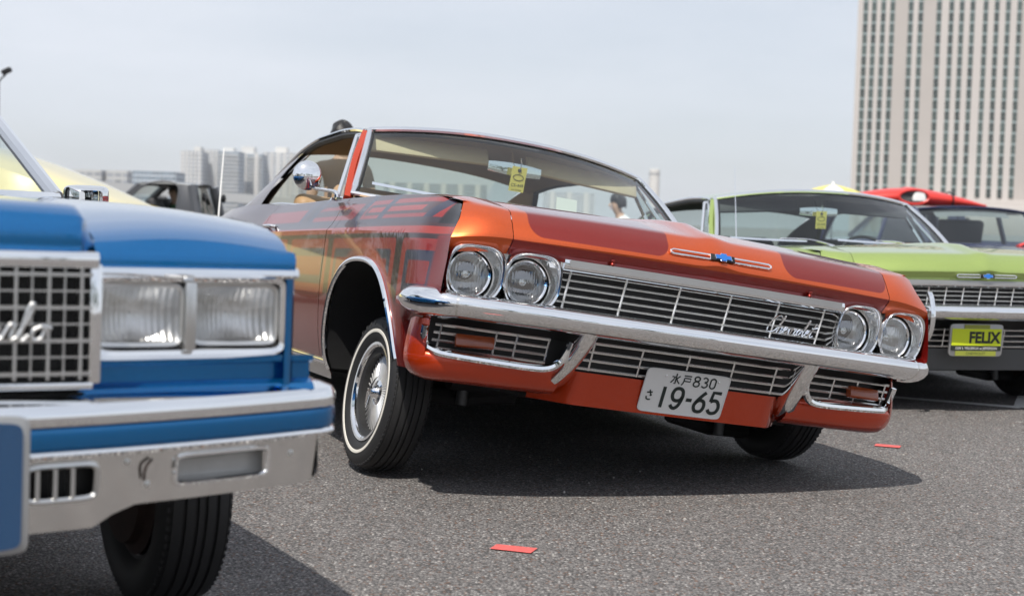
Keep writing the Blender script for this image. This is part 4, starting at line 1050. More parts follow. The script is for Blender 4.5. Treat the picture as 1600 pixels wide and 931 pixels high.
# lower face with a window for the lamp and a louvred intake
def lowface(x, z): return (x, bpath(x) + .004 + (.44 - z)*.12 + max(0, abs(x) - .86)*2.0, z)
def zbot(x): return .352 - .034*(1 - float(sm(.40, .47, abs(x))))
b = MB(); xs2 = sorted(set([round(v, 4) for v in np.linspace(-.88, .88, 45)] + [k*s for k in (.285, .405, .555, .745) for s in (-1, 1)]))
for x0, x1 in zip(xs2[:-1], xs2[1:]):
    xm = abs((x0 + x1)/2); sl = (.372, .432) if .285 < xm < .405 else ((.382, .430) if .555 < xm < .745 else None)
    zz = [(.443, zbot(xm))] if not sl else [(.443, sl[1]), (sl[0], zbot(xm))]
    for za, zb_ in zz:
        zb0, zb1 = (zbot(x0), zbot(x1)) if zb_ == zbot(xm) else (zb_, zb_)
        b.add([lowface(x0, za), lowface(x1, za), lowface(x1, zb1), lowface(x0, zb0)], [(0, 1, 2, 3)])
    b.add([lowface(x0, zbot(x0)), lowface(x1, zbot(x1)), np.array(lowface(x1, zbot(x1))) + [0, .06, -.006], np.array(lowface(x0, zbot(x0))) + [0, .06, -.006]], [(0, 1, 2, 3)])
b.build('bumper_lower', 'chrome_worn', bb, angle=60)
for s in (-1, 1):
    MB().grid([[(s*x, y, z) for x, y in ((.880, .105), (.897, .14), (.903, .20), (.903, .40))] for z in (.446, .40, .352)]).build('bumper_end', 'chrome_worn', bb)
    MB().tube([np.array(lowface(s*a, z)) + [0, -.003, 0] for a, z in superel(.65, .406, .097, .026, 9, 48)], .005, 6, closed=True).build('slot_rim', 'chrome', bb)
    tl = MB().box(np.array(lowface(s*.65, .406)) + [0, .045, 0], (.20, .02, .06), Matrix.Rotation(s*R(14), 3, 'Z')).build('turn_signal', 'clear_lamp', bb)
    MB().tube([np.array(lowface(s*a, z)) + [0, -.002, 0] for a, z in superel(.345, .402, .062, .031, 6, 48)], .006, 6, closed=True).build('intake_rim', 'aluminium', bb)
    for x in (.305, .335, .365): MB().box(np.array(lowface(s*x, .402)) + [0, .012, 0], (.007, .03, .06)).build('intake_slat', 'aluminium', bb)
    MB().box(np.array(lowface(s*.345, .402)) + [0, .06, 0], (.14, .01, .08)).build('intake_back', 'black_paint', bb)
for s in (-1, 1):
    MB().tube(crv([np.array(lowface(s*.505, .432)) + [0, -.006, 0], np.array(lowface(s*.493, .418)) + [0, -.010, 0], np.array(lowface(s*.492, .395)) + [0, -.006, 0]], 5), .0025, 6).build('bumper_hook', 'rust_metal', bb)
    for x, z in ((.50, .386), (.80, .415), (.46, .43)): MB().lathe([(0, -.004), (.005, -.003), (.007, .001)], 10, 'Y', lowface(s*x, z)).build('bumper_bolt', 'aluminium', bb)
# blue front plate panel in a grey frame, hung on the bumper
fpn = MB().prism([(a, -.150 - .0, b) for a, b in superel(0.0, .418, .275, .112, 20, 48)], (0, -.012, 0)).build('plate_frame', 'grey_silver', blue, bevel=.003)
MB().prism([(a, -.164, b) for a, b in superel(0.0, .418, .262, .102, 20, 48)], (0, -.003, 0)).build('plate_panel', 'plate_blue', fpn)
greenhouse(blue, (1.64, 3.95, .712, .895, .91), (2.60, 3.40, .615, 1.285, 1.285), 'blue_paint', pill=.022, front='chrome')
BS.top(3.9, 5.0, .02).build('trunk_lid', 'blue_paint', blue)
MB().grid([[(.74*t, y, z) for t in np.linspace(-1, 1, 8)] for y, z in ((1.58, .892), (1.70, .896), (1.95, .89), (1.98, .6))]).build('dashboard', 'dark_trim', blue)
MB().grid([[(x, 5.0 + .03*math.sin(3*z), z) for x in np.linspace(-.80, .80, 6)] for z in (.3, .45, .6, .83)]).build('tail_panel', 'blue_paint', blue)
simple_inside(blue, 2.0, 3.9, .72, .88)
MB().box((0, 1.0, .50), (1.1, 1.5, .40)).box((0, 3.2, .34), (1.6, 3.2, .16)).box((0, .28, .55), (1.5, .08, .40)).box((0, 4.6, .5), (1.4, .6, .36)).build('chassis', 'underbody', blue)
for (x, y, s) in ((-.74, .97, -1), (.83, .97, 1), (-.74, 3.72, -1), (.74, 3.72, 1)): add_wheel(blue, (x, y, ground_wheel(BM, x, y, WR*1.06)), s, R(1) if y < 2 else 0, 0, white=False, scale=1.06)
mb_ = MB(); rows = []
for f, k in ((0, .55), (.12, .86), (.35, 1.0), (.75, 1.0), (.92, .95), (1.0, .80)):
    rows.append([(.905 + a, 2.03 + .11*f, .906 + b) for a, b in superel(0, 0, .066*k, .036*k, 5, 32)])
mb_.grid(rows, cv=True); bmr = mb_.build('side_mirror', 'chrome', blue)
MB().prism([(.905 + a, 2.142, .906 + b) for a, b in superel(0, 0, .052, .028, 5, 32)], (0, .004, 0)).build('mirror_glass', 'chrome', bmr)
MB().tube([(.85, 2.08, .85), (.89, 2.08, .88)], .022, 8).build('mirror_arm', 'chrome', bmr)
# ------------------------------------------------------------------ cream fastback, left
cream = empty('cream_fastback', (-9.58, 16.6, 0), (0, 0, R(-98))); cream.scale = (1.2,)*3
tag(cream, 'pale yellow fastback car whose sloping tail shows behind the blue coupe', 'car')
CS = Shell([.05, .4, 1.2, 2.4, 3.6, 4.5, 4.9], [0, .15, .4, .7, .9, 1.0],
           [[.70, .74, .77, .76, .72, .66], [.78, .83, .87, .86, .82, .76], [.82, .87, .90, .89, .85, .79], [.83, .88, .91, .90, .86, .80], [.83, .88, .91, .90, .86, .80], [.78, .83, .86, .84, .80, .72], [.70, .74, .76, .74, .70, .62]],
           [(.05, .72), (.4, .82), (1.2, .90), (2.4, .94), (3.6, .95), (4.4, .86), (4.9, .62)], .25, [(.95, .40, .40), (3.75, .40, .36)])
for s in (-1, 1): CS.panel(.05, 4.9, s, 60).build('body_side', 'cream_paint', cream)
CS.top(.05, 1.5, .08, yb=-.12).build('hood', 'cream_paint', cream); CS.liners(cream)
fb = []
for y, w, z in ((2.15, .60, 1.34), (2.5, .62, 1.40), (2.9, .62, 1.40), (3.3, .61, 1.33), (3.7, .60, 1.21), (4.1, .58, 1.07), (4.5, .55, .91), (4.8, .50, .76), (4.93, .46, .60)):
    fb.append([(w*1.18*t if abs(t) < 1 else w*1.22*t, y - .06*(1 - t*t), z - (.10 if abs(t) == 1 else .10*abs(t)**3) ) for t in np.linspace(-1, 1, 17)])
MB().grid(fb).build('fastback_roof', 'cream_paint', cream, angle=60)
for s in (-1, 1):
    rows = []
    for y, w, z in ((2.9, .62, 1.40), (3.3, .61, 1.33), (3.7, .60, 1.21), (4.1, .58, 1.07), (4.5, .55, .91), (4.8, .50, .76)):
        a = np.array([s*w*1.22, y, z - .10]); zb = min(CS.zs(y), z - .10); bq = np.array([s*float(CS.x(y, [CS.zs(y)])[0]), y, zb]); rows.append([a + (bq - a)*f for f in np.linspace(0, 1, 5)])
    MB().grid(rows).build('rear_pillar', 'cream_paint', cream, angle=60)
    MB().tube([(s*.79, 1.45, .93), (s*.73, 2.15, 1.25)], .035, 8).build('pillar', 'cream_paint', cream); MB().add([(s*.80, 1.6, .93), (s*.81, 2.9, .95), (s*.755, 2.9, 1.29), (s*.74, 2.2, 1.25)], [(0, 1, 2, 3)]).build('side_glass', 'windscreen', cream, smooth=False)
MB().grid([[(.78*t, 1.45 - .12*(1 - t*t), .93) if f == 0 else (.72*t, 2.14 - .06*(1 - t*t), 1.25 + .09*(1 - abs(t)**3)) for f in (0, 1)] for t in np.linspace(-1, 1, 11)]).build('windscreen', 'windscreen', cream)
simple_inside(cream, 1.8, 3.4, .70, .88); MB().box((0, 2.25, .32), (1.5, 3.9, .16)).box((0, .9, .55), (1.0, 1.4, .4)).build('chassis', 'underbody', cream)
MB().sweep([(.05, .05), (.07, 0), (.05, -.05), (0, -.05), (0, .05)], crv([(-.80, 4.5, .45), (-.78, 4.85, .45), (0, 5.0, .45), (.78, 4.85, .45), (.80, 4.5, .45)], 8)[::-1]).build('rear_bumper', 'chrome', cream)
for x, y, s in ((-.72, .95, -1), (.72, .95, 1), (-.72, 3.75, -1), (.72, 3.75, 1)): add_wheel(cream, (x, y, WR), s)

# ------------------------------------------------------------------ small pickups (dark grey one at left; one under the red hull at right)
def pickup(loc, yaw, label, paint_, group=None):
    t = empty('pickup_truck', loc, (0, 0, yaw)); tag(t, label, 'pickup', group)
    S_ = Shell([.05, .5, 1.5, 3.0, 4.4], [0, .2, .5, .85, 1.0], [[.66, .70, .73, .70, .64], [.74, .78, .81, .79, .73], [.76, .80, .83, .81, .74], [.76, .80, .83, .81, .75], [.75, .79, .81, .79, .74]], [(.05, .76), (.5, .82), (1.5, .87), (3.0, .88), (4.4, .87)], .25, [(.8, .38, .36), (3.45, .38, .36)])
    for s in (-1, 1):
        S_.panel(.05, 2.72, s).build('cab_side', paint_, t); S_.panel(2.75, 4.4, s).build('bed_side', paint_, t)
    S_.top(.05, 1.35, .02).build('hood', paint_, t); S_.liners(t)
    greenhouse(t, (1.30, 2.68, .73, .88, .88), (1.78, 2.58, .64, 1.345, 1.345), paint_, pill=.045, trim='steel_grey', crown=.03)
    for s in (-1, 1):   # solid rear quarter of the cab and a door frame round the open window
        MB().prism([(s*.74, 2.35, .88), (s*.74, 2.70, .88), (s*.655, 2.60, 1.35), (s*.655, 2.38, 1.35)], (s*.012, 0, 0)).build('cab_corner', paint_, t, bevel=.004)
        MB().tube(crv([(s*.745, 1.42, .90), (s*.655, 1.86, 1.335), (s*.652, 2.36, 1.345), (s*.74, 2.36, .90)], 8), .022, 6).build('door_frame', paint_, t)
        MB().lathe([(0, 0), (.055, .006), (.07, .03), (.05, .06), (0, .065)], 20, 'Y', (s*.62, 2.72, 1.18)).build('work_lamp', 'black_paint', t)
    MB().grid([[(x, .05 - .02*math.cos(x), z) for x in np.linspace(-.68, .68, 6)] for z in (.35, .5, .65, .76)]).build('nose', paint_, t)
    MB().grid([[(x, 4.4, z) for x in np.linspace(-.76, .76, 6)] for z in (.35, .6, .87)]).build('tailgate', paint_, t)
    MB().box((0, 3.55, .50), (1.36, 1.6, .04)).build('bed_floor', 'underbody', t); simple_inside(t, 1.5, 2.65, .70, .80)
    MB().box((0, 2.3, .32), (1.3, 3.9, .14)).box((0, .8, .55), (.9, 1.0, .36)).build('chassis', 'underbody', t)
    MB().box((0, -.03, .42), (1.4, .10, .12)).build('bumper', 'chrome', t, bevel=.02)
    for x, y, s in ((-.68, .8, -1), (.68, .8, 1), (-.68, 3.45, -1), (.68, 3.45, 1)): add_wheel(t, (x, y, WR), s, white=False)
    return t
pk = pickup((-7.38, 22.3, 0), R(-92), 'dark grey pickup cab with open window seen beyond the blue hood', 'graphite_paint')
pk2 = pickup((4.55, 23.6, 0), R(-80), 'small dark pickup with the red hull lying on its roof', 'navy_paint')

# ------------------------------------------------------------------ navy wagon, right
navy = empty('navy_wagon', (5.55, 14.6, 0), (0, 0, R(10))); tag(navy, 'dark navy wagon with broad windscreen parked behind the lime coupe', 'car')
NS = Shell([.05, .4, 1.3, 3.0, 4.5], [0, .2, .5, .85, 1.0], [[.72, .77, .80, .78, .72], [.80, .85, .88, .86, .80], [.82, .87, .90, .88, .82], [.82, .87, .90, .88, .82], [.80, .85, .87, .85, .79]], [(.05, .70), (.4, .76), (1.3, .84), (3.0, .86), (4.5, .86)], .24, [(.9, .40, .36), (3.6, .40, .34)])
for s in (-1, 1): NS.panel(.05, 4.5, s, 50).build('body_side', 'navy_paint', navy)
NS.top(.05, 1.35, .03).build('hood', 'navy_paint', navy); NS.liners(navy)
greenhouse(navy, (1.28, 4.45, .80, .86, .87), (1.95, 4.30, .69, 1.235, 1.24), 'navy_paint', pill=.045, trim='navy_paint', crown=.045)
for s in (-1, 1):
    MB().tube([(s*.805, 2.6, .86), (s*.69, 2.6, 1.24)], .03, 6).build('pillar', 'navy_paint', navy)
    MB().add([(s*.81, 1.45, .87), (s*.81, 4.35, .87), (s*.70, 4.25, 1.23), (s*.70, 2.05, 1.23)], [(0, 1, 2, 3)]).build('side_glass', 'windscreen', navy, smooth=False)
MB().grid([[(x, .05 - .03*math.cos(x*1.5), z) for x in np.linspace(-.75, .75, 8)] for z in (.3, .45, .6, .71)]).build('nose', 'black_paint', navy)
MB().box((0, -.04, .42), (1.6, .14, .14)).build('bumper', 'chrome', navy, bevel=.03)
for s in (-1, 1): MB().box((s*.58, .0, .58), (.26, .05, .12)).build('headlight', 'clear_lamp', navy, bevel=.02)
simple_inside(navy, 1.9, 4.3, .76, .80); MB().box((0, 2.3, .3), (1.5, 4.0, .14)).box((0, .8, .5), (1.1, 1.0, .36)).build('chassis', 'underbody', navy)
MB().grid([[(.78*t, y, z) for t in np.linspace(-1, 1, 6)] for y, z in ((1.22, .865), (1.6, .875), (1.75, .86), (1.78, .6))]).build('dashboard', 'dark_trim', navy)
MB().add([np.array([.66*t, 1.905 - .05*(1 - t*t) - .012, 1.20 + .035*(1 - t*t)]) - np.array([0, .09*g, .055*g]) for g in (0, 1) for t in (-.75, -.45, -.1, .25, .6)], [(0, 1, 6, 5), (1, 2, 7, 6), (2, 3, 8, 7), (3, 4, 9, 8)]).build('windscreen_banner', 'grey_silver', navy)
for x, y, s in ((-.76, .9, -1), (.76, .9, 1), (-.76, 3.6, -1), (.76, 3.6, 1)): add_wheel(navy, (x, y, WR), s, white=False)
NM = car_matrix((5.55, 14.6, 0), R(10), 0, 0)
def nloc(x, y, z): return tuple(NM @ Vector((x, y, z)))
b = MB()
for k in range(3, 7): b.tube(crv([(-.35 + .16*k, 1.10 + .03*math.sin(k*2), .862), (-.22 + .16*k, 1.14, .885 + .008*(k % 2)), (-.08 + .16*k, 1.08, .862)], 5), .028, 7, flat=.5)
b.xf(lambda p: np.array(nloc(*p))); tag(b.build('scarf', 'red_plastic'), 'bundled red cloth lying along the navy wagon hood below its windscreen', 'cloth')

# ------------------------------------------------------------------ red hull on the far pickup, parasol, lamp post
PM2 = car_matrix((4.55, 23.6, 0), R(-80), 0, 0)
kl = tuple(PM2 @ Vector((0, 2.14, 1.372)))
hull = empty('red_hull', kl, (0, 0, R(4))); tag(hull, 'red pointed boat hull with oval opening and black strap, above the navy roof', 'kayak')
rows = []
for f in np.linspace(0, 1, 30):
    x = -1.05 + 2.25*f; w = .33*(1 - abs(2*f - .72)**2.6*.62 if f < .36 else (1 - ((f - .36)/.64)**1.7)); w = max(w, .012)
    h = .30*(1 - ((f - .36)/.64)**1.5) + .02 if f > .36 else .30 - .30*((.36 - f)/.36)**2*.35; h = max(h, .03)
    z0 = .02 + .05*f
    rows.append([(x, w*math.cos(a), z0 + h*.5 + h*.5*math.sin(a)) for a in np.linspace(0, 2*math.pi, 24, endpoint=False)])
MB().grid(rows, cv=True).build('hull', 'red_plastic', hull, angle=60)
cx_ = -.16
opn = [(cx_ + .25*math.cos(a), -.352 + .012*math.cos(2*a), .185 + .115*math.sin(a)) for a in np.linspace(0, 2*math.pi, 36, endpoint=False)]
MB().tube(opn, .022, 8, closed=True).build('opening_rim', 'red_plastic', hull)
MB().grid([[(cx_ + (p[0] - cx_)*f, p[1] + .006*(1 - f), .185 + (p[2] - .185)*f) for p in opn] for f in (1, .6, .05)], cv=True).build('opening', 'dark_trim', hull)
MB().lathe([(0, .16), (.06, .155), (.10, .12), (.125, .05), (.12, 0)], 20, 'Z', (cx_ + .04, -.315, .125)).xf(lambda p: p*np.array([.9, .10, 1.0]) + np.array([.03, -.325, .0])).build('white_cover', 'card_white', hull)
MB().tube([(.55, .23*math.cos(a), .155 + .135*math.sin(a)) for a in np.linspace(0, 2*math.pi, 24, endpoint=False)], .014, 6, closed=True).build('strap', 'black_paint', hull)

um = empty('parasol', (5.45, 24.8, 0)); tag(um, 'yellow, white and green parasol peeking over the lime coupe roof', 'parasol')
MB().tube([(0, 0, 0), (0, 0, 1.74)], .018, 8).build('pole', 'card_white', um)
for k in range(8):
    a0, a1 = 2*math.pi*k/8 + .2, 2*math.pi*(k + 1)/8 + .2
    rows = [[((r*math.cos(a)), r*math.sin(a), 1.76 - .30*(r/.95)**1.3 + .02*math.sin(math.pi*(a - a0)/(a1 - a0))*-r) for a in np.linspace(a0, a1, 6)] for r in np.linspace(.01, .95, 7)]
    MB().grid(rows).build('canopy_panel', ('felix_cloth', 'card_white', 'felix_cloth', 'green_cloth')[k % 4] if 'felix_cloth' in M else ('tag_yellow', 'card_white', 'tag_yellow', 'green_cloth')[k % 4], um)
MB().lathe([(0, .06), (.02, .05), (.03, 0)], 10, 'Z', (0, 0, 1.755)).build('finial', 'card_white', um)
MB().lathe([(0, .06), (.22, .05), (.24, 0)], 16, 'Z').build('base', 'steel_grey', um)

lp = empty('lamp_post', (-10.76, 30, 0)); tag(lp, 'tall grey lamp post with dark floodlights at the left edge', 'lamp post')
MB().tube([(0, 0, 0), (0, 0, 3.55)], [.035, .022], 10).build('pole', 'grey_silver', lp)
for s in (-1, 1):
    MB().tube(crv([(0, 0, 3.5), (s*.05, 0, 3.58), (s*.14, 0, 3.66)], 5), .018, 6).build('arm', 'steel_grey', lp)
    MB().box((s*.16, 0, 3.74), (.20, .14, .10), Matrix.Rotation(R(-s*28), 3, 'Y')).build('floodlight', 'black_paint', lp, bevel=.02)

# ------------------------------------------------------------------ ground markings
def strip(name, p0, p1, w, z, m, kind=None):
    p0 = np.array(p0); p1 = np.array(p1); d = (p1 - p0)/np.linalg.norm(p1 - p0); n = np.array([-d[1], d[0]])*w/2; k = max(2, int(np.linalg.norm(p1 - p0)/.15))
    b = MB(); L = []; Rr = []
    for i in range(k + 1):
        q = p0 + (p1 - p0)*i/k; j = rng.normal(0, .003, 2); L.append((*(q + n + n*j[0]*8), z)); Rr.append((*(q - n + n*j[1]*8), z))
    b.grid([L, Rr]); return b.build(name, m, kind=kind, smooth=False)
strip('stall_line', (1.3, 8.93), (2.90, 8.115), .10, .004, 'road_paint', 'structure'); strip('stall_line', (2.90, 8.10), (4.6, 12.4), .10, .0042, 'road_paint', 'structure')
strip('stall_line', (-1.55, 10.35), (1.18, 8.99), .10, .004, 'road_paint', 'structure')
for p0, p1, lb in (((-.033, 4.235), (.088, 4.195), 'short red tape mark on the asphalt in front of the orange car'), ((1.673, 6.515), (1.778, 6.475), 'faint red tape mark on the asphalt right of the orange car')):
    tag(strip('tape_mark', p0, p1, .068, .004, 'red_tape'), lb, 'floor mark', 'red tape marks on the asphalt')

b = MB()
for k in range(170):
    y = 2.9 + 5.2*rng.random()**1.3; x = -.75 + (y*.36 + .75)*rng.random(); s_ = rng.uniform(.0022, .0055)*(1.5 if rng.random() < .08 else 1); a = rng.uniform(0, 3.1)
    q = [np.array([math.cos(a + t)*s_*rng.uniform(.7, 1.2), math.sin(a + t)*s_*rng.uniform(.7, 1.2), 0]) for t in np.linspace(0, 2*math.pi, 5, endpoint=False)]
    c0 = np.array([x, y, .001]); V0 = [c0 + p for p in q] + [c0 + p*.55 + np.array([0, 0, s_*.9]) for p in q]
    b.add(V0, [(i, (i + 1) % 5, 5 + (i + 1) % 5, 5 + i) for i in range(5)] + [(5, 6, 7, 8, 9)])
tag(b.build('grit', 'grit', smooth=False, kind='stuff'), 'loose pale grit scattered over the asphalt', 'grit')

# ------------------------------------------------------------------ people
def skin_mesh(name, verts, edges, radii, root=0, sub=2):
    me = bpy.data.meshes.new(name); me.from_pydata(verts, edges, []); o = bpy.data.objects.new(name, me); COL.objects.link(o)
    md = o.modifiers.new('s', 'SKIN'); md.use_smooth_shade = True
    for i, r in enumerate(radii): me.skin_vertices[0].data[i].radius = r if isinstance(r, tuple) else (r, r)
    for i in range(len(verts)): me.skin_vertices[0].data[i].use_root = (i == root)
    ms = o.modifiers.new('u', 'SUBSURF'); ms.levels = sub; ms.render_levels = sub
    bpy.context.view_layer.update(); ev = o.evaluated_get(bpy.context.evaluated_depsgraph_get())
    out = bpy.data.meshes.new_from_object(ev); bpy.data.objects.remove(o); return out
def person(loc, rz, J, label, shirt, trousers, shirt_box, group=None):
    """J: joint name -> local position; one continuous skinned body"""
    t = empty('person', loc, (0, 0, rz)); tag(t, label, 'person', group)
    names = ['pelvis', 'waist', 'chest', 'neckb', 'neck', 'chin', 'head', 'crown']
    for s in 'lr': names += [k + s for k in ('shoulder', 'elbow', 'wrist', 'palm', 'hip', 'knee', 'ankle', 'toe')]
    rad = dict(pelvis=(.15, .11), waist=(.135, .10), chest=(.15, .11), neckb=(.075, .07), neck=.052, chin=(.062, .07), head=(.076, .092), crown=(.05, .06), shoulder=.062, elbow=.042, wrist=.028, palm=(.034, .016), hip=.085, knee=.058, ankle=.042, toe=(.04, .03))
    V_, E_, Rd, ix = [], [], [], {}
    for n in names:
        ix[n] = len(V_); V_.append(J[n]); Rd.append(rad[n if n in rad else n[:-1]])
    ed = [('pelvis', 'waist'), ('waist', 'chest'), ('chest', 'neckb'), ('neckb', 'neck'), ('neck', 'chin'), ('chin', 'head'), ('head', 'crown')]
    for s in 'lr': ed += [('chest', 'shoulder' + s), ('shoulder' + s, 'elbow' + s), ('elbow' + s, 'wrist' + s), ('wrist' + s, 'palm' + s), ('pelvis', 'hip' + s), ('hip' + s, 'knee' + s), ('knee' + s, 'ankle' + s), ('ankle' + s, 'toe' + s)]
    E_ = [(ix[a], ix[b]) for a, b in ed]
    for s in 'lr':      # fingers and thumb
        w = np.array(J['wrist' + s]); p = np.array(J['palm' + s]); d = (p - w)/np.linalg.norm(p - w); side = np.cross(d, (0, 1, .1)); side /= np.linalg.norm(side)
        for k, (off, ln) in enumerate(((-.026, .062), (-.009, .075), (.009, .071), (.026, .056))):
            a = len(V_); V_ += [tuple(p + d*.035 + side*off), tuple(p + d*(.035 + ln*.55) + side*off), tuple(p + d*(.035 + ln*.9) + side*off + np.array([0, -.02, 0]))]; Rd += [.009, .0085, .007]; E_ += [(ix['palm' + s], a), (a, a + 1), (a + 1, a + 2)]
        a = len(V_); V_ += [tuple(p + side*.045 + d*.0), tuple(p + side*.06 + d*.035)]; Rd += [.010, .008]; E_ += [(ix['palm' + s], a), (a, a + 1)]
    me = skin_mesh('person_body', V_, E_, Rd)
    for m_ in ('skin', shirt, trousers): me.materials.append(M[m_])
    J_ = {k: np.array(v) for k, v in J.items()}
    def region(c):
        best, bn = 9, None
        for a, b in ed:
            p, q = J_[a], J_[b]; f = np.clip(np.dot(c - p, q - p)/np.dot(q - p, q - p), 0, 1); d = np.linalg.norm(c - p - f*(q - p))
            if d < best: best, bn, bf = d, (a, b), f
        a, b = bn
        if a in ('neckb', 'neck', 'chin', 'head') or b.startswith('palm') or (a.startswith('elbow')) or a.startswith('wrist'): return 0
        if a.startswith('shoulder') and bf > .6: return 0
        if a.startswith(('hip', 'knee', 'ankle')) or b.startswith('hip') or (a == 'pelvis' and bf < .35): return 2
        return 1
    for p in me.polygons: p.material_index = region(np.array(p.center)) if np.linalg.norm(np.array(p.center) - J_['chest']) < 3 else 0; p.use_smooth = True
    bo = put('body', me, t)
    h = np.array(J['head']); c = np.array(J['crown']); up = (c - h)/np.linalg.norm(c - h)
    hb = MB(); rows = []
    for f in np.linspace(0, 1, 12):
        a = math.pi*.64*f; r = math.sin(a)*.103; z = math.cos(a)*.125
        rows.append([h + np.array([r*.92*math.cos(q)*(1 + .05*math.sin(7*q + 9*f)), .018*(1 if f > .2 else .5) + r*1.08*math.sin(q)*(1 + .05*math.cos(5*q + 4*f)), z + .012*math.sin(4*q + 6*f) - (.0 if math.sin(q) > -.35 else -.07*f)]) for q in np.linspace(0, 2*math.pi, 24, endpoint=False)])
    hb.grid(rows, cv=True).build('hair', 'hair', t, angle=80)
    for s in (-1, 1):
        MB().lathe([(0, -.008), (.012, -.005), (.014, .004), (0, .006)], 10, 'X', h + np.array([s*.083, .0, -.02])).build('ear', 'skin', t)
        MB().lathe([(0, -.006), (.008, -.004), (.011, .002), (0, .004)], 10, 'Y', h + np.array([s*.031, -.088, .004])).build('eye', 'ink', t)
    MB().tube([h + np.array([0, -.088, .01]), h + np.array([0, -.112, -.028]), h + np.array([0, -.092, -.04])], [.008, .015, .010], 8).build('nose', 'skin', t)
    MB().tube([h + np.array([-.022, -.083, -.066]), h + np.array([0, -.092, -.064]), h + np.array([.022, -.083, -.066])], [.004, .007, .004], 6).build('mouth', 'card_red', t)
    return t
def standing(k=1.0):
    J = dict(pelvis=(0, 0, .93), waist=(0, 0, 1.08), chest=(0, .0, 1.30), neckb=(0, .005, 1.43), neck=(0, 0, 1.475), chin=(0, -.02, 1.535), head=(0, -.005, 1.60), crown=(0, .005, 1.655))
    for s, q in (('l', -1), ('r', 1)): J.update({'shoulder' + s: (q*.185, 0, 1.38), 'elbow' + s: (q*.235, .02, 1.12), 'wrist' + s: (q*.235, -.06, .89), 'palm' + s: (q*.235, -.08, .82), 'hip' + s: (q*.095, 0, .88), 'knee' + s: (q*.10, -.01, .49), 'ankle' + s: (q*.10, .02, .08), 'toe' + s: (q*.11, -.13, .035)})
    return {n: tuple(c*k for c in p) for n, p in J.items()}
def seated(sz, lean=.10):
    J = dict(pelvis=(0, .05, sz + .09), waist=(0, .04, sz + .24), chest=(0, -lean*.6, sz + .45), neckb=(0, -lean, sz + .57), neck=(0, -lean - .02, sz + .615), chin=(0, -lean - .05, sz + .67), head=(0, -lean - .04, sz + .735), crown=(0, -lean - .03, sz + .79))
    for s, q in (('l', -1), ('r', 1)): J.update({'shoulder' + s: (q*.18, -lean*.7, sz + .52), 'elbow' + s: (q*.22, -.12 - lean, sz + .29), 'wrist' + s: (q*.16, -.32 - lean, sz + .24), 'palm' + s: (q*.15, -.39 - lean, sz + .22), 'hip' + s: (q*.10, .02, sz + .07), 'knee' + s: (q*.13, -.40, sz + .06), 'ankle' + s: (q*.13, -.42, sz + .06 - min(sz, .44) + .02), 'toe' + s: (q*.14, -.56, sz + .035 - min(sz, .44))})
    return J
person((-1.295, 10.75, 0), R(180), standing(.965), 'person with short black hair standing behind the orange roof', 'dark_cloth', 'dark_cloth', None)
person((1.52, 19.0, 0), R(-75), seated(.50, .14), 'person in a white shirt seen through the orange car windscreen, facing left', 'white_cloth', 'dark_cloth', None)
st = empty('stool', (1.56, 19.0, 0)); tag(st, 'low folding stool under the person in the white shirt', 'stool')
MB().box((0, 0, .485), (.36, .34, .03)).build('seat', 'dark_cloth', st, bevel=.008)
for x in (-.15, .15):
    for y in (-.14, .14): MB().tube([(x, y, .47), (x*1.15, y*1.15, 0)], .012, 6).build('leg', 'steel_grey', st)
PKM = car_matrix((-7.38, 22.3, 0), R(-92), 0, 0)
pl_ = PKM @ Vector((-.30, 2.12, .32)); person(tuple(pl_), R(-30), seated(.20, .06), 'person with black hair seen through the dark grey cab window', 'green_cloth', 'dark_cloth', None)
MB_s = MB().box((-.33, 2.1, .40), (.55, .5, .24)).build('seat_cushion', 'dark_trim', pk, bevel=.03)

# ------------------------------------------------------------------ far buildings
def facade_mat(name, wall, glassc, sx, sz, fx, fz):
    m, nt, b = newmat(name); co = coords(nt); x, y, z = sep(nt, co)
    u = (x + y)*(1/sx); v = z*(1/sz)
    mu = (u._m('FRACT') - .5).abs().lt(fx/2, .05); mv = (v._m('FRACT') - .5).abs().lt(fz/2, .06)
    wn = nt.nodes.new('ShaderNodeTexWhiteNoise'); cmb = nt.nodes.new('ShaderNodeCombineXYZ'); nt.links.new(u._m('FLOOR').so, cmb.inputs[0]); nt.links.new(v._m('FLOOR').so, cmb.inputs[1]); nt.links.new(cmb.outputs[0], wn.inputs['Vector'])
    g = mixc(nt, V(nt, wn.outputs['Value']), tuple(c*.7 for c in glassc), tuple(min(1, c*1.5) for c in glassc))
    nn = noise(nt, co, .05); w = mixc(nt, nn, tuple(c*.92 for c in wall), tuple(c*1.06 for c in wall))
    nt.links.new(mixc(nt, mu*mv, w, g), b.inputs['Base Color']); b.inputs['Roughness'].default_value = .55
facade_mat('facade_white', (.60, .61, .62), (.09, .12, .16), 3.0, 3.1, .62, .55)
facade_mat('facade_glass', (.44, .49, .54), (.075, .11, .15), 2.4, 3.1, .80, .62)
facade_mat('facade_low', (.46, .46, .45), (.20, .22, .25), 5.0, 4.0, .8, .45)
mat('tower_stone', (.50, .465, .44), .75, var=.06, vs=.08); mat('tower_stone_dark', (.42, .385, .36), .75, var=.08, vs=.1)
mat('white_concrete', (.60, .59, .57), .8, var=.05, vs=.05); mat('grey_concrete', (.36, .37, .38), .8, var=.08, vs=.05); mat('spandrel', (.24, .30, .30), .5, var=.05)
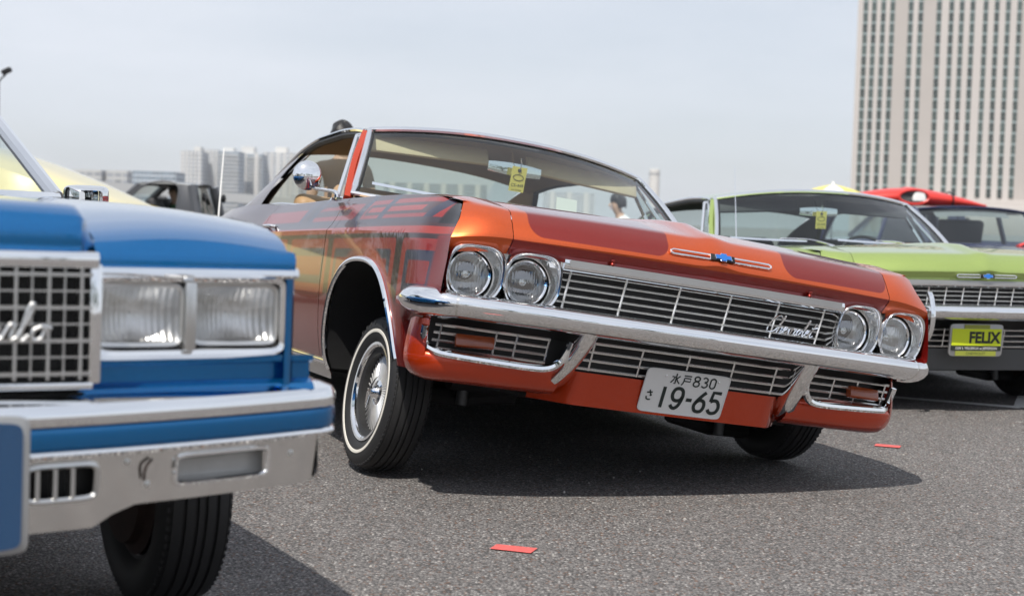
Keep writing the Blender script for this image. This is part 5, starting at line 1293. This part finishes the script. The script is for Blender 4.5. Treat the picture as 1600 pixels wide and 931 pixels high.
def pane_mat():
    m, nt, b = newmat('tower_glass'); oi = nt.nodes.new('ShaderNodeObjectInfo')
    rv = V(nt, oi.outputs['Random']); c = mixc(nt, rv, (.006, .014, .014), (.05, .08, .075)); co = coords(nt); n = noise(nt, co, 1.6, 3)
    c = mixc(nt, (n - .45).max(0.0)*2.2, c, (.22, .25, .22)); nt.links.new(c, b.inputs['Base Color']); b.inputs['Roughness'].default_value = .12
pane_mat()
def px2x(px, D): return (px - 800)/2250*D
def at_px(px, py, D):
    d = cam.matrix_world.to_3x3() @ Vector((px - 800, -(py - 465.5), -2250.0)); return Vector((0, 0, CAM_H)) + d*(D/d.y)
# hotel tower at right
TD = 460.0; FL = 3.4
tw = empty('hotel_tower', (at_px(1341, 10, TD).x, TD, 0), (0, 0, R(-13.2))); tag(tw, 'tall beige hotel tower with vertical window strips at right', 'building')
cen = [2.4, 5.0, 7.8, 10.6, 16.2, 19.2, 24.7, 28.4, 31.5, 34.7, 38.6, 41.9, 45.2, 48.6]; plan = []; xe = 0
for c in cen:
    w = 1.5; g_ = c - w/2 - xe; plan.append(('P' if g_ > 3.4 else 'p', g_)); plan.append(('w', w)); xe = c + w/2
plan.append(('P', 12.0))
x = 0; HT = 92.0; Z0 = 12.4; nf = 21
pane = MB().box((0, 0, 0), (1.0, .25, FL*.80)).build('window', 'tower_glass'); pmesh = pane.data; bpy.data.objects.remove(pane)
band = MB().box((0, 0, 0), (1.0, .2, FL*.20)).build('spandrel', 'spandrel'); bmesh_ = band.data; bpy.data.objects.remove(band)
back = MB()
nw = 0
for k, w in plan:
    if k == 'w':
        for f in range(nf):
            o = put('window', pmesh, tw); o.location = (x + w/2, .55, Z0 + FL*(f + .5)); o.scale = (w, 1, 1); nw += 1
            o = put('spandrel', bmesh_, tw); o.location = (x + w/2, .50, Z0 + FL*(f + 1.0)); o.scale = (w, 1, 1)
    else:
        d = 1.1 if k == 'p' else .7
        MB().box((x + w/2, .6 - d/2 + .3, HT/2), (w, d, HT)).build('pier', 'tower_stone' if k == 'p' else 'tower_stone_dark', tw)
    x += w
TWX = x
for f in (0,): MB().box((TWX/2, .2, Z0 - 2.2), (TWX, 1.4, 4.0)).build('base_course', 'tower_stone', tw)
MB().box((TWX/2, 13.2, HT/2), (TWX - .1, 25, HT)).build('core', 'tower_stone_dark', tw); MB().box((TWX/2, .25, HT - 4.0), (TWX - .2, .9, 8)).build('parapet', 'tower_stone', tw)
MB().box((TWX/2 + 6, -6, 5.0), (TWX - 12, 10, 10.0)).build('podium', 'tower_stone', tw, bevel=.2)
# apartment towers at left
def block(name, px0, px1, py, D, m, label, cat='building', fins=0, depth=25, top=None, group=None):
    a = at_px(px0, py, D); b_ = at_px(px1, py, D); t = empty(name, (a.x, D, 0)); tag(t, label, cat, group); w = b_.x - a.x; h = a.z
    MB().box((w/2, depth/2, h/2), (w, depth, h)).build('wall', m, t)
    for k in range(fins):
        MB().box((w*(k + .5)/fins, -.35, h/2 + .3), (w*.10/fins*3, .7, h + .6)).build('pier', 'white_concrete', t)
    if top: MB().box((w*top[0], depth/2, h + top[2]/2), (w*top[1], depth*.5, top[2])).build('roof_house', 'white_concrete', t)
    n = int(h/3.1)
    if cat == 'apartment block':
        for k in range(1, n): MB().box((w/2, -.5, k*3.1), (w*.96, 1.0, .9)).build('balcony', 'white_concrete', t)
    return t
block('apartment_tower', 282, 316, 236, 1150, 'facade_white', 'pale apartment tower at the left end of the far skyline', fins=5, top=(.7, .3, 4))
block('apartment_tower', 316, 341, 234, 1180, 'facade_white', 'narrow ribbed apartment tower behind the thin white aerial', fins=4)
block('apartment_tower', 342, 374, 236, 1160, 'facade_glass', 'blue grey apartment tower right of the thin white aerial', 'apartment block', top=(.4, .5, 3))
block('apartment_tower', 374, 410, 240, 1200, 'facade_glass', 'white topped apartment tower nearest the orange roof pillar', 'apartment block', fins=2, top=(.3, .55, 6))
block('apartment_tower', 410, 470, 238, 1220, 'facade_white', 'apartment tower partly hidden behind the orange roof pillar', fins=6, top=(.45, .3, 5))
block('office_block', 470, 560, 262, 1300, 'facade_glass', 'far office block seen through the orange car side window', fins=3)
block('office_block', 96, 158, 264, 900, 'facade_low', 'low grey building above the cream slope', fins=0)
block('office_block', 166, 199, 266, 905, 'facade_low', 'small low building between two wider ones on the skyline', fins=0)
block('office_block', 207, 275, 267, 880, 'facade_glass', 'low bluish office block left of the apartment towers')
block('office_block', 600, 760, 285, 1250, 'facade_glass', 'wide office block seen through the orange car rear window', fins=6)
block('office_block', 850, 930, 300, 1300, 'facade_white', 'pale block seen beyond the orange car windscreen', fins=3)
cyl = at_px(1023, 265, 600); ch = empty('chimney', (cyl.x, 600, 0)); tag(ch, 'white round chimney rising right of the orange roof', 'chimney')
MB().lathe([(2.2, 0), (2.15, cyl.z), (1.8, cyl.z + .2), (1.8, cyl.z - 1)], 24, 'Z').build('shaft', 'white_concrete', ch); MB().lathe([(2.35, cyl.z - 2), (2.35, cyl.z - 1.5)], 24, 'Z').build('ring', 'grey_concrete', ch)
# elevated road deck crossing the left background
vd = empty('elevated_road', (0, 330, 0)); tag(vd, 'long grey elevated road deck crossing behind the cars at left', 'viaduct')
za = at_px(150, 284, 330).z; zb = at_px(460, 312, 330).z; xa = at_px(-60, 284, 330).x; xb = at_px(560, 300, 330).x
MB().sweep([(-6, -1.6), (0, -1.9), (0, .3), (-.3, .3), (-.3, -.3), (-6, -.3)], [(xa, 0, za + .8), (at_px(150, 284, 330).x, 0, za), (at_px(460, 312, 330).x, 0, zb), (xb, 0, zb - .4)]).build('deck', 'grey_concrete', vd)
for k in range(9):
    f = (k + .5)/9; xx = xa + (xb - xa)*f; MB().box((xx, 3, (za - 2)/2), (1.6, 2, za - 1.6)).build('column', 'grey_concrete', vd)
# quay wall / hedge line closing the lot
wl = MB().box((0, 0, .5), (520, .4, 1.0)); wl.xf(lambda p: p + np.array([0, 120, 0])); tag(wl.build('boundary_wall', 'grey_concrete'), 'low grey wall far behind the parked cars', 'wall')

# ------------------------------------------------------------------ trees along the near edge of the lot (they show in the chrome and lamps)
mat('bark', (.09, .065, .045), .9, var=.3, vs=9, bmp=.6, bs_scale=20)
def leafmat():
    m, nt, b = newmat('leaf'); co = coords(nt); n = noise(nt, co, 1.3, 4); nt.links.new(mixc(nt, n, (.028, .055, .018), (.09, .14, .04)), b.inputs['Base Color']); b.inputs['Roughness'].default_value = .6
leafmat()
def crown_mesh(seed, r, h, z0, n=900):
    q = np.random.default_rng(seed); b = MB(); cl = [(q.normal(0, .42, 3)*np.array([r, r, h*.55]) + np.array([0, 0, z0 + h*.5]), q.uniform(.28, .5)*r) for _ in range(16)]
    for _ in range(n):
        c, cr = cl[q.integers(len(cl))]; d = q.normal(0, 1, 3); d /= np.linalg.norm(d); p = c + d*cr*q.uniform(.6, 1.05)
        u = q.normal(0, 1, 3); u /= np.linalg.norm(u); w = np.cross(u, d); w /= np.linalg.norm(w) + 1e-9; s = q.uniform(.10, .24)
        b.add([p - u*s, p + w*s*.6, p + u*s, p - w*s*.6], [(0, 1, 2, 3)])
    return b
tproto = []
for sd_ in (3, 8):
    t = empty('tree', (0, 0, 0)); b = MB().tube([(0, 0, 0), (.05, 0, 1.2), (0, .08, 2.6), (.05, 0, 4.2)], [.22, .17, .13, .05], 10); b.build('trunk', 'bark', t)
    for k in range(5):
        a = k*1.26; MB().tube([(0, 0, 2.0 + .2*k), (.7*math.cos(a), .7*math.sin(a), 2.9 + .25*k), (1.3*math.cos(a), 1.3*math.sin(a), 3.5 + .3*k)], [.09, .06, .02], 6).build('limb', 'bark', t)
    crown_mesh(sd_, 2.3, 3.8, 2.0).build('crown', 'leaf', t, smooth=False); tproto.append(t)
spots = [(-26, -16), (-20.5, -18.5), (-15, -17), (-9.5, -19.5), (-3.5, -18), (2.5, -20), (8.5, -17.5), (14.5, -19), (20, -16.5), (26.5, -18)]
spots += [(-28 - 2.6*k, 46 - 1.1*k + (k % 2)*2) for k in range(13)]  # unseen left row, packed dense to darken the orange side's reflections
for i, (x, y) in enumerate(spots):
    t = tproto[i] if i < 2 else copy_tree(tproto[i % 2]); t.location = (x, y, 0); t.rotation_euler = (0, 0, i*1.7); t.scale = (1 + .12*math.sin(i*2.1),)*3
    tag(t, *(('leafy green tree in the row reflected in the headlights and chrome', 'tree', 'trees reflected from behind the viewer') if i < 10 else ('unseen leafy green tree darkening reflections in the orange car side panel', 'tree', 'unseen trees darkening the orange door reflections')))
# ------------------------------------------------------------------ thin summer haze
hz = MB().box((0, 700, 59), (1900, 1500, 122)); hz = hz.build('haze', 'asphalt', smooth=False); hz['kind'] = 'stuff'
hm = bpy.data.materials.new('haze'); hm.use_nodes = True; hn = hm.node_tree; hn.nodes.remove(hn.nodes['Principled BSDF'])
pv = hn.nodes.new('ShaderNodeVolumePrincipled'); pv.inputs['Density'].default_value = 0.00017; pv.inputs['Color'].default_value = (.93, .95, 1.0, 1); pv.inputs['Anisotropy'].default_value = 0.0
hn.links.new(pv.outputs['Volume'], hn.nodes['Material Output'].inputs['Volume']); hz.data.materials.clear(); hz.data.materials.append(hm)
# thin white aerial standing on the orange car's rear wing
MB().tube([(-.88, 5.15, .94), (-.885, 5.30, 1.42)], [.006, .004], 6).build('aerial', 'card_white', orange)
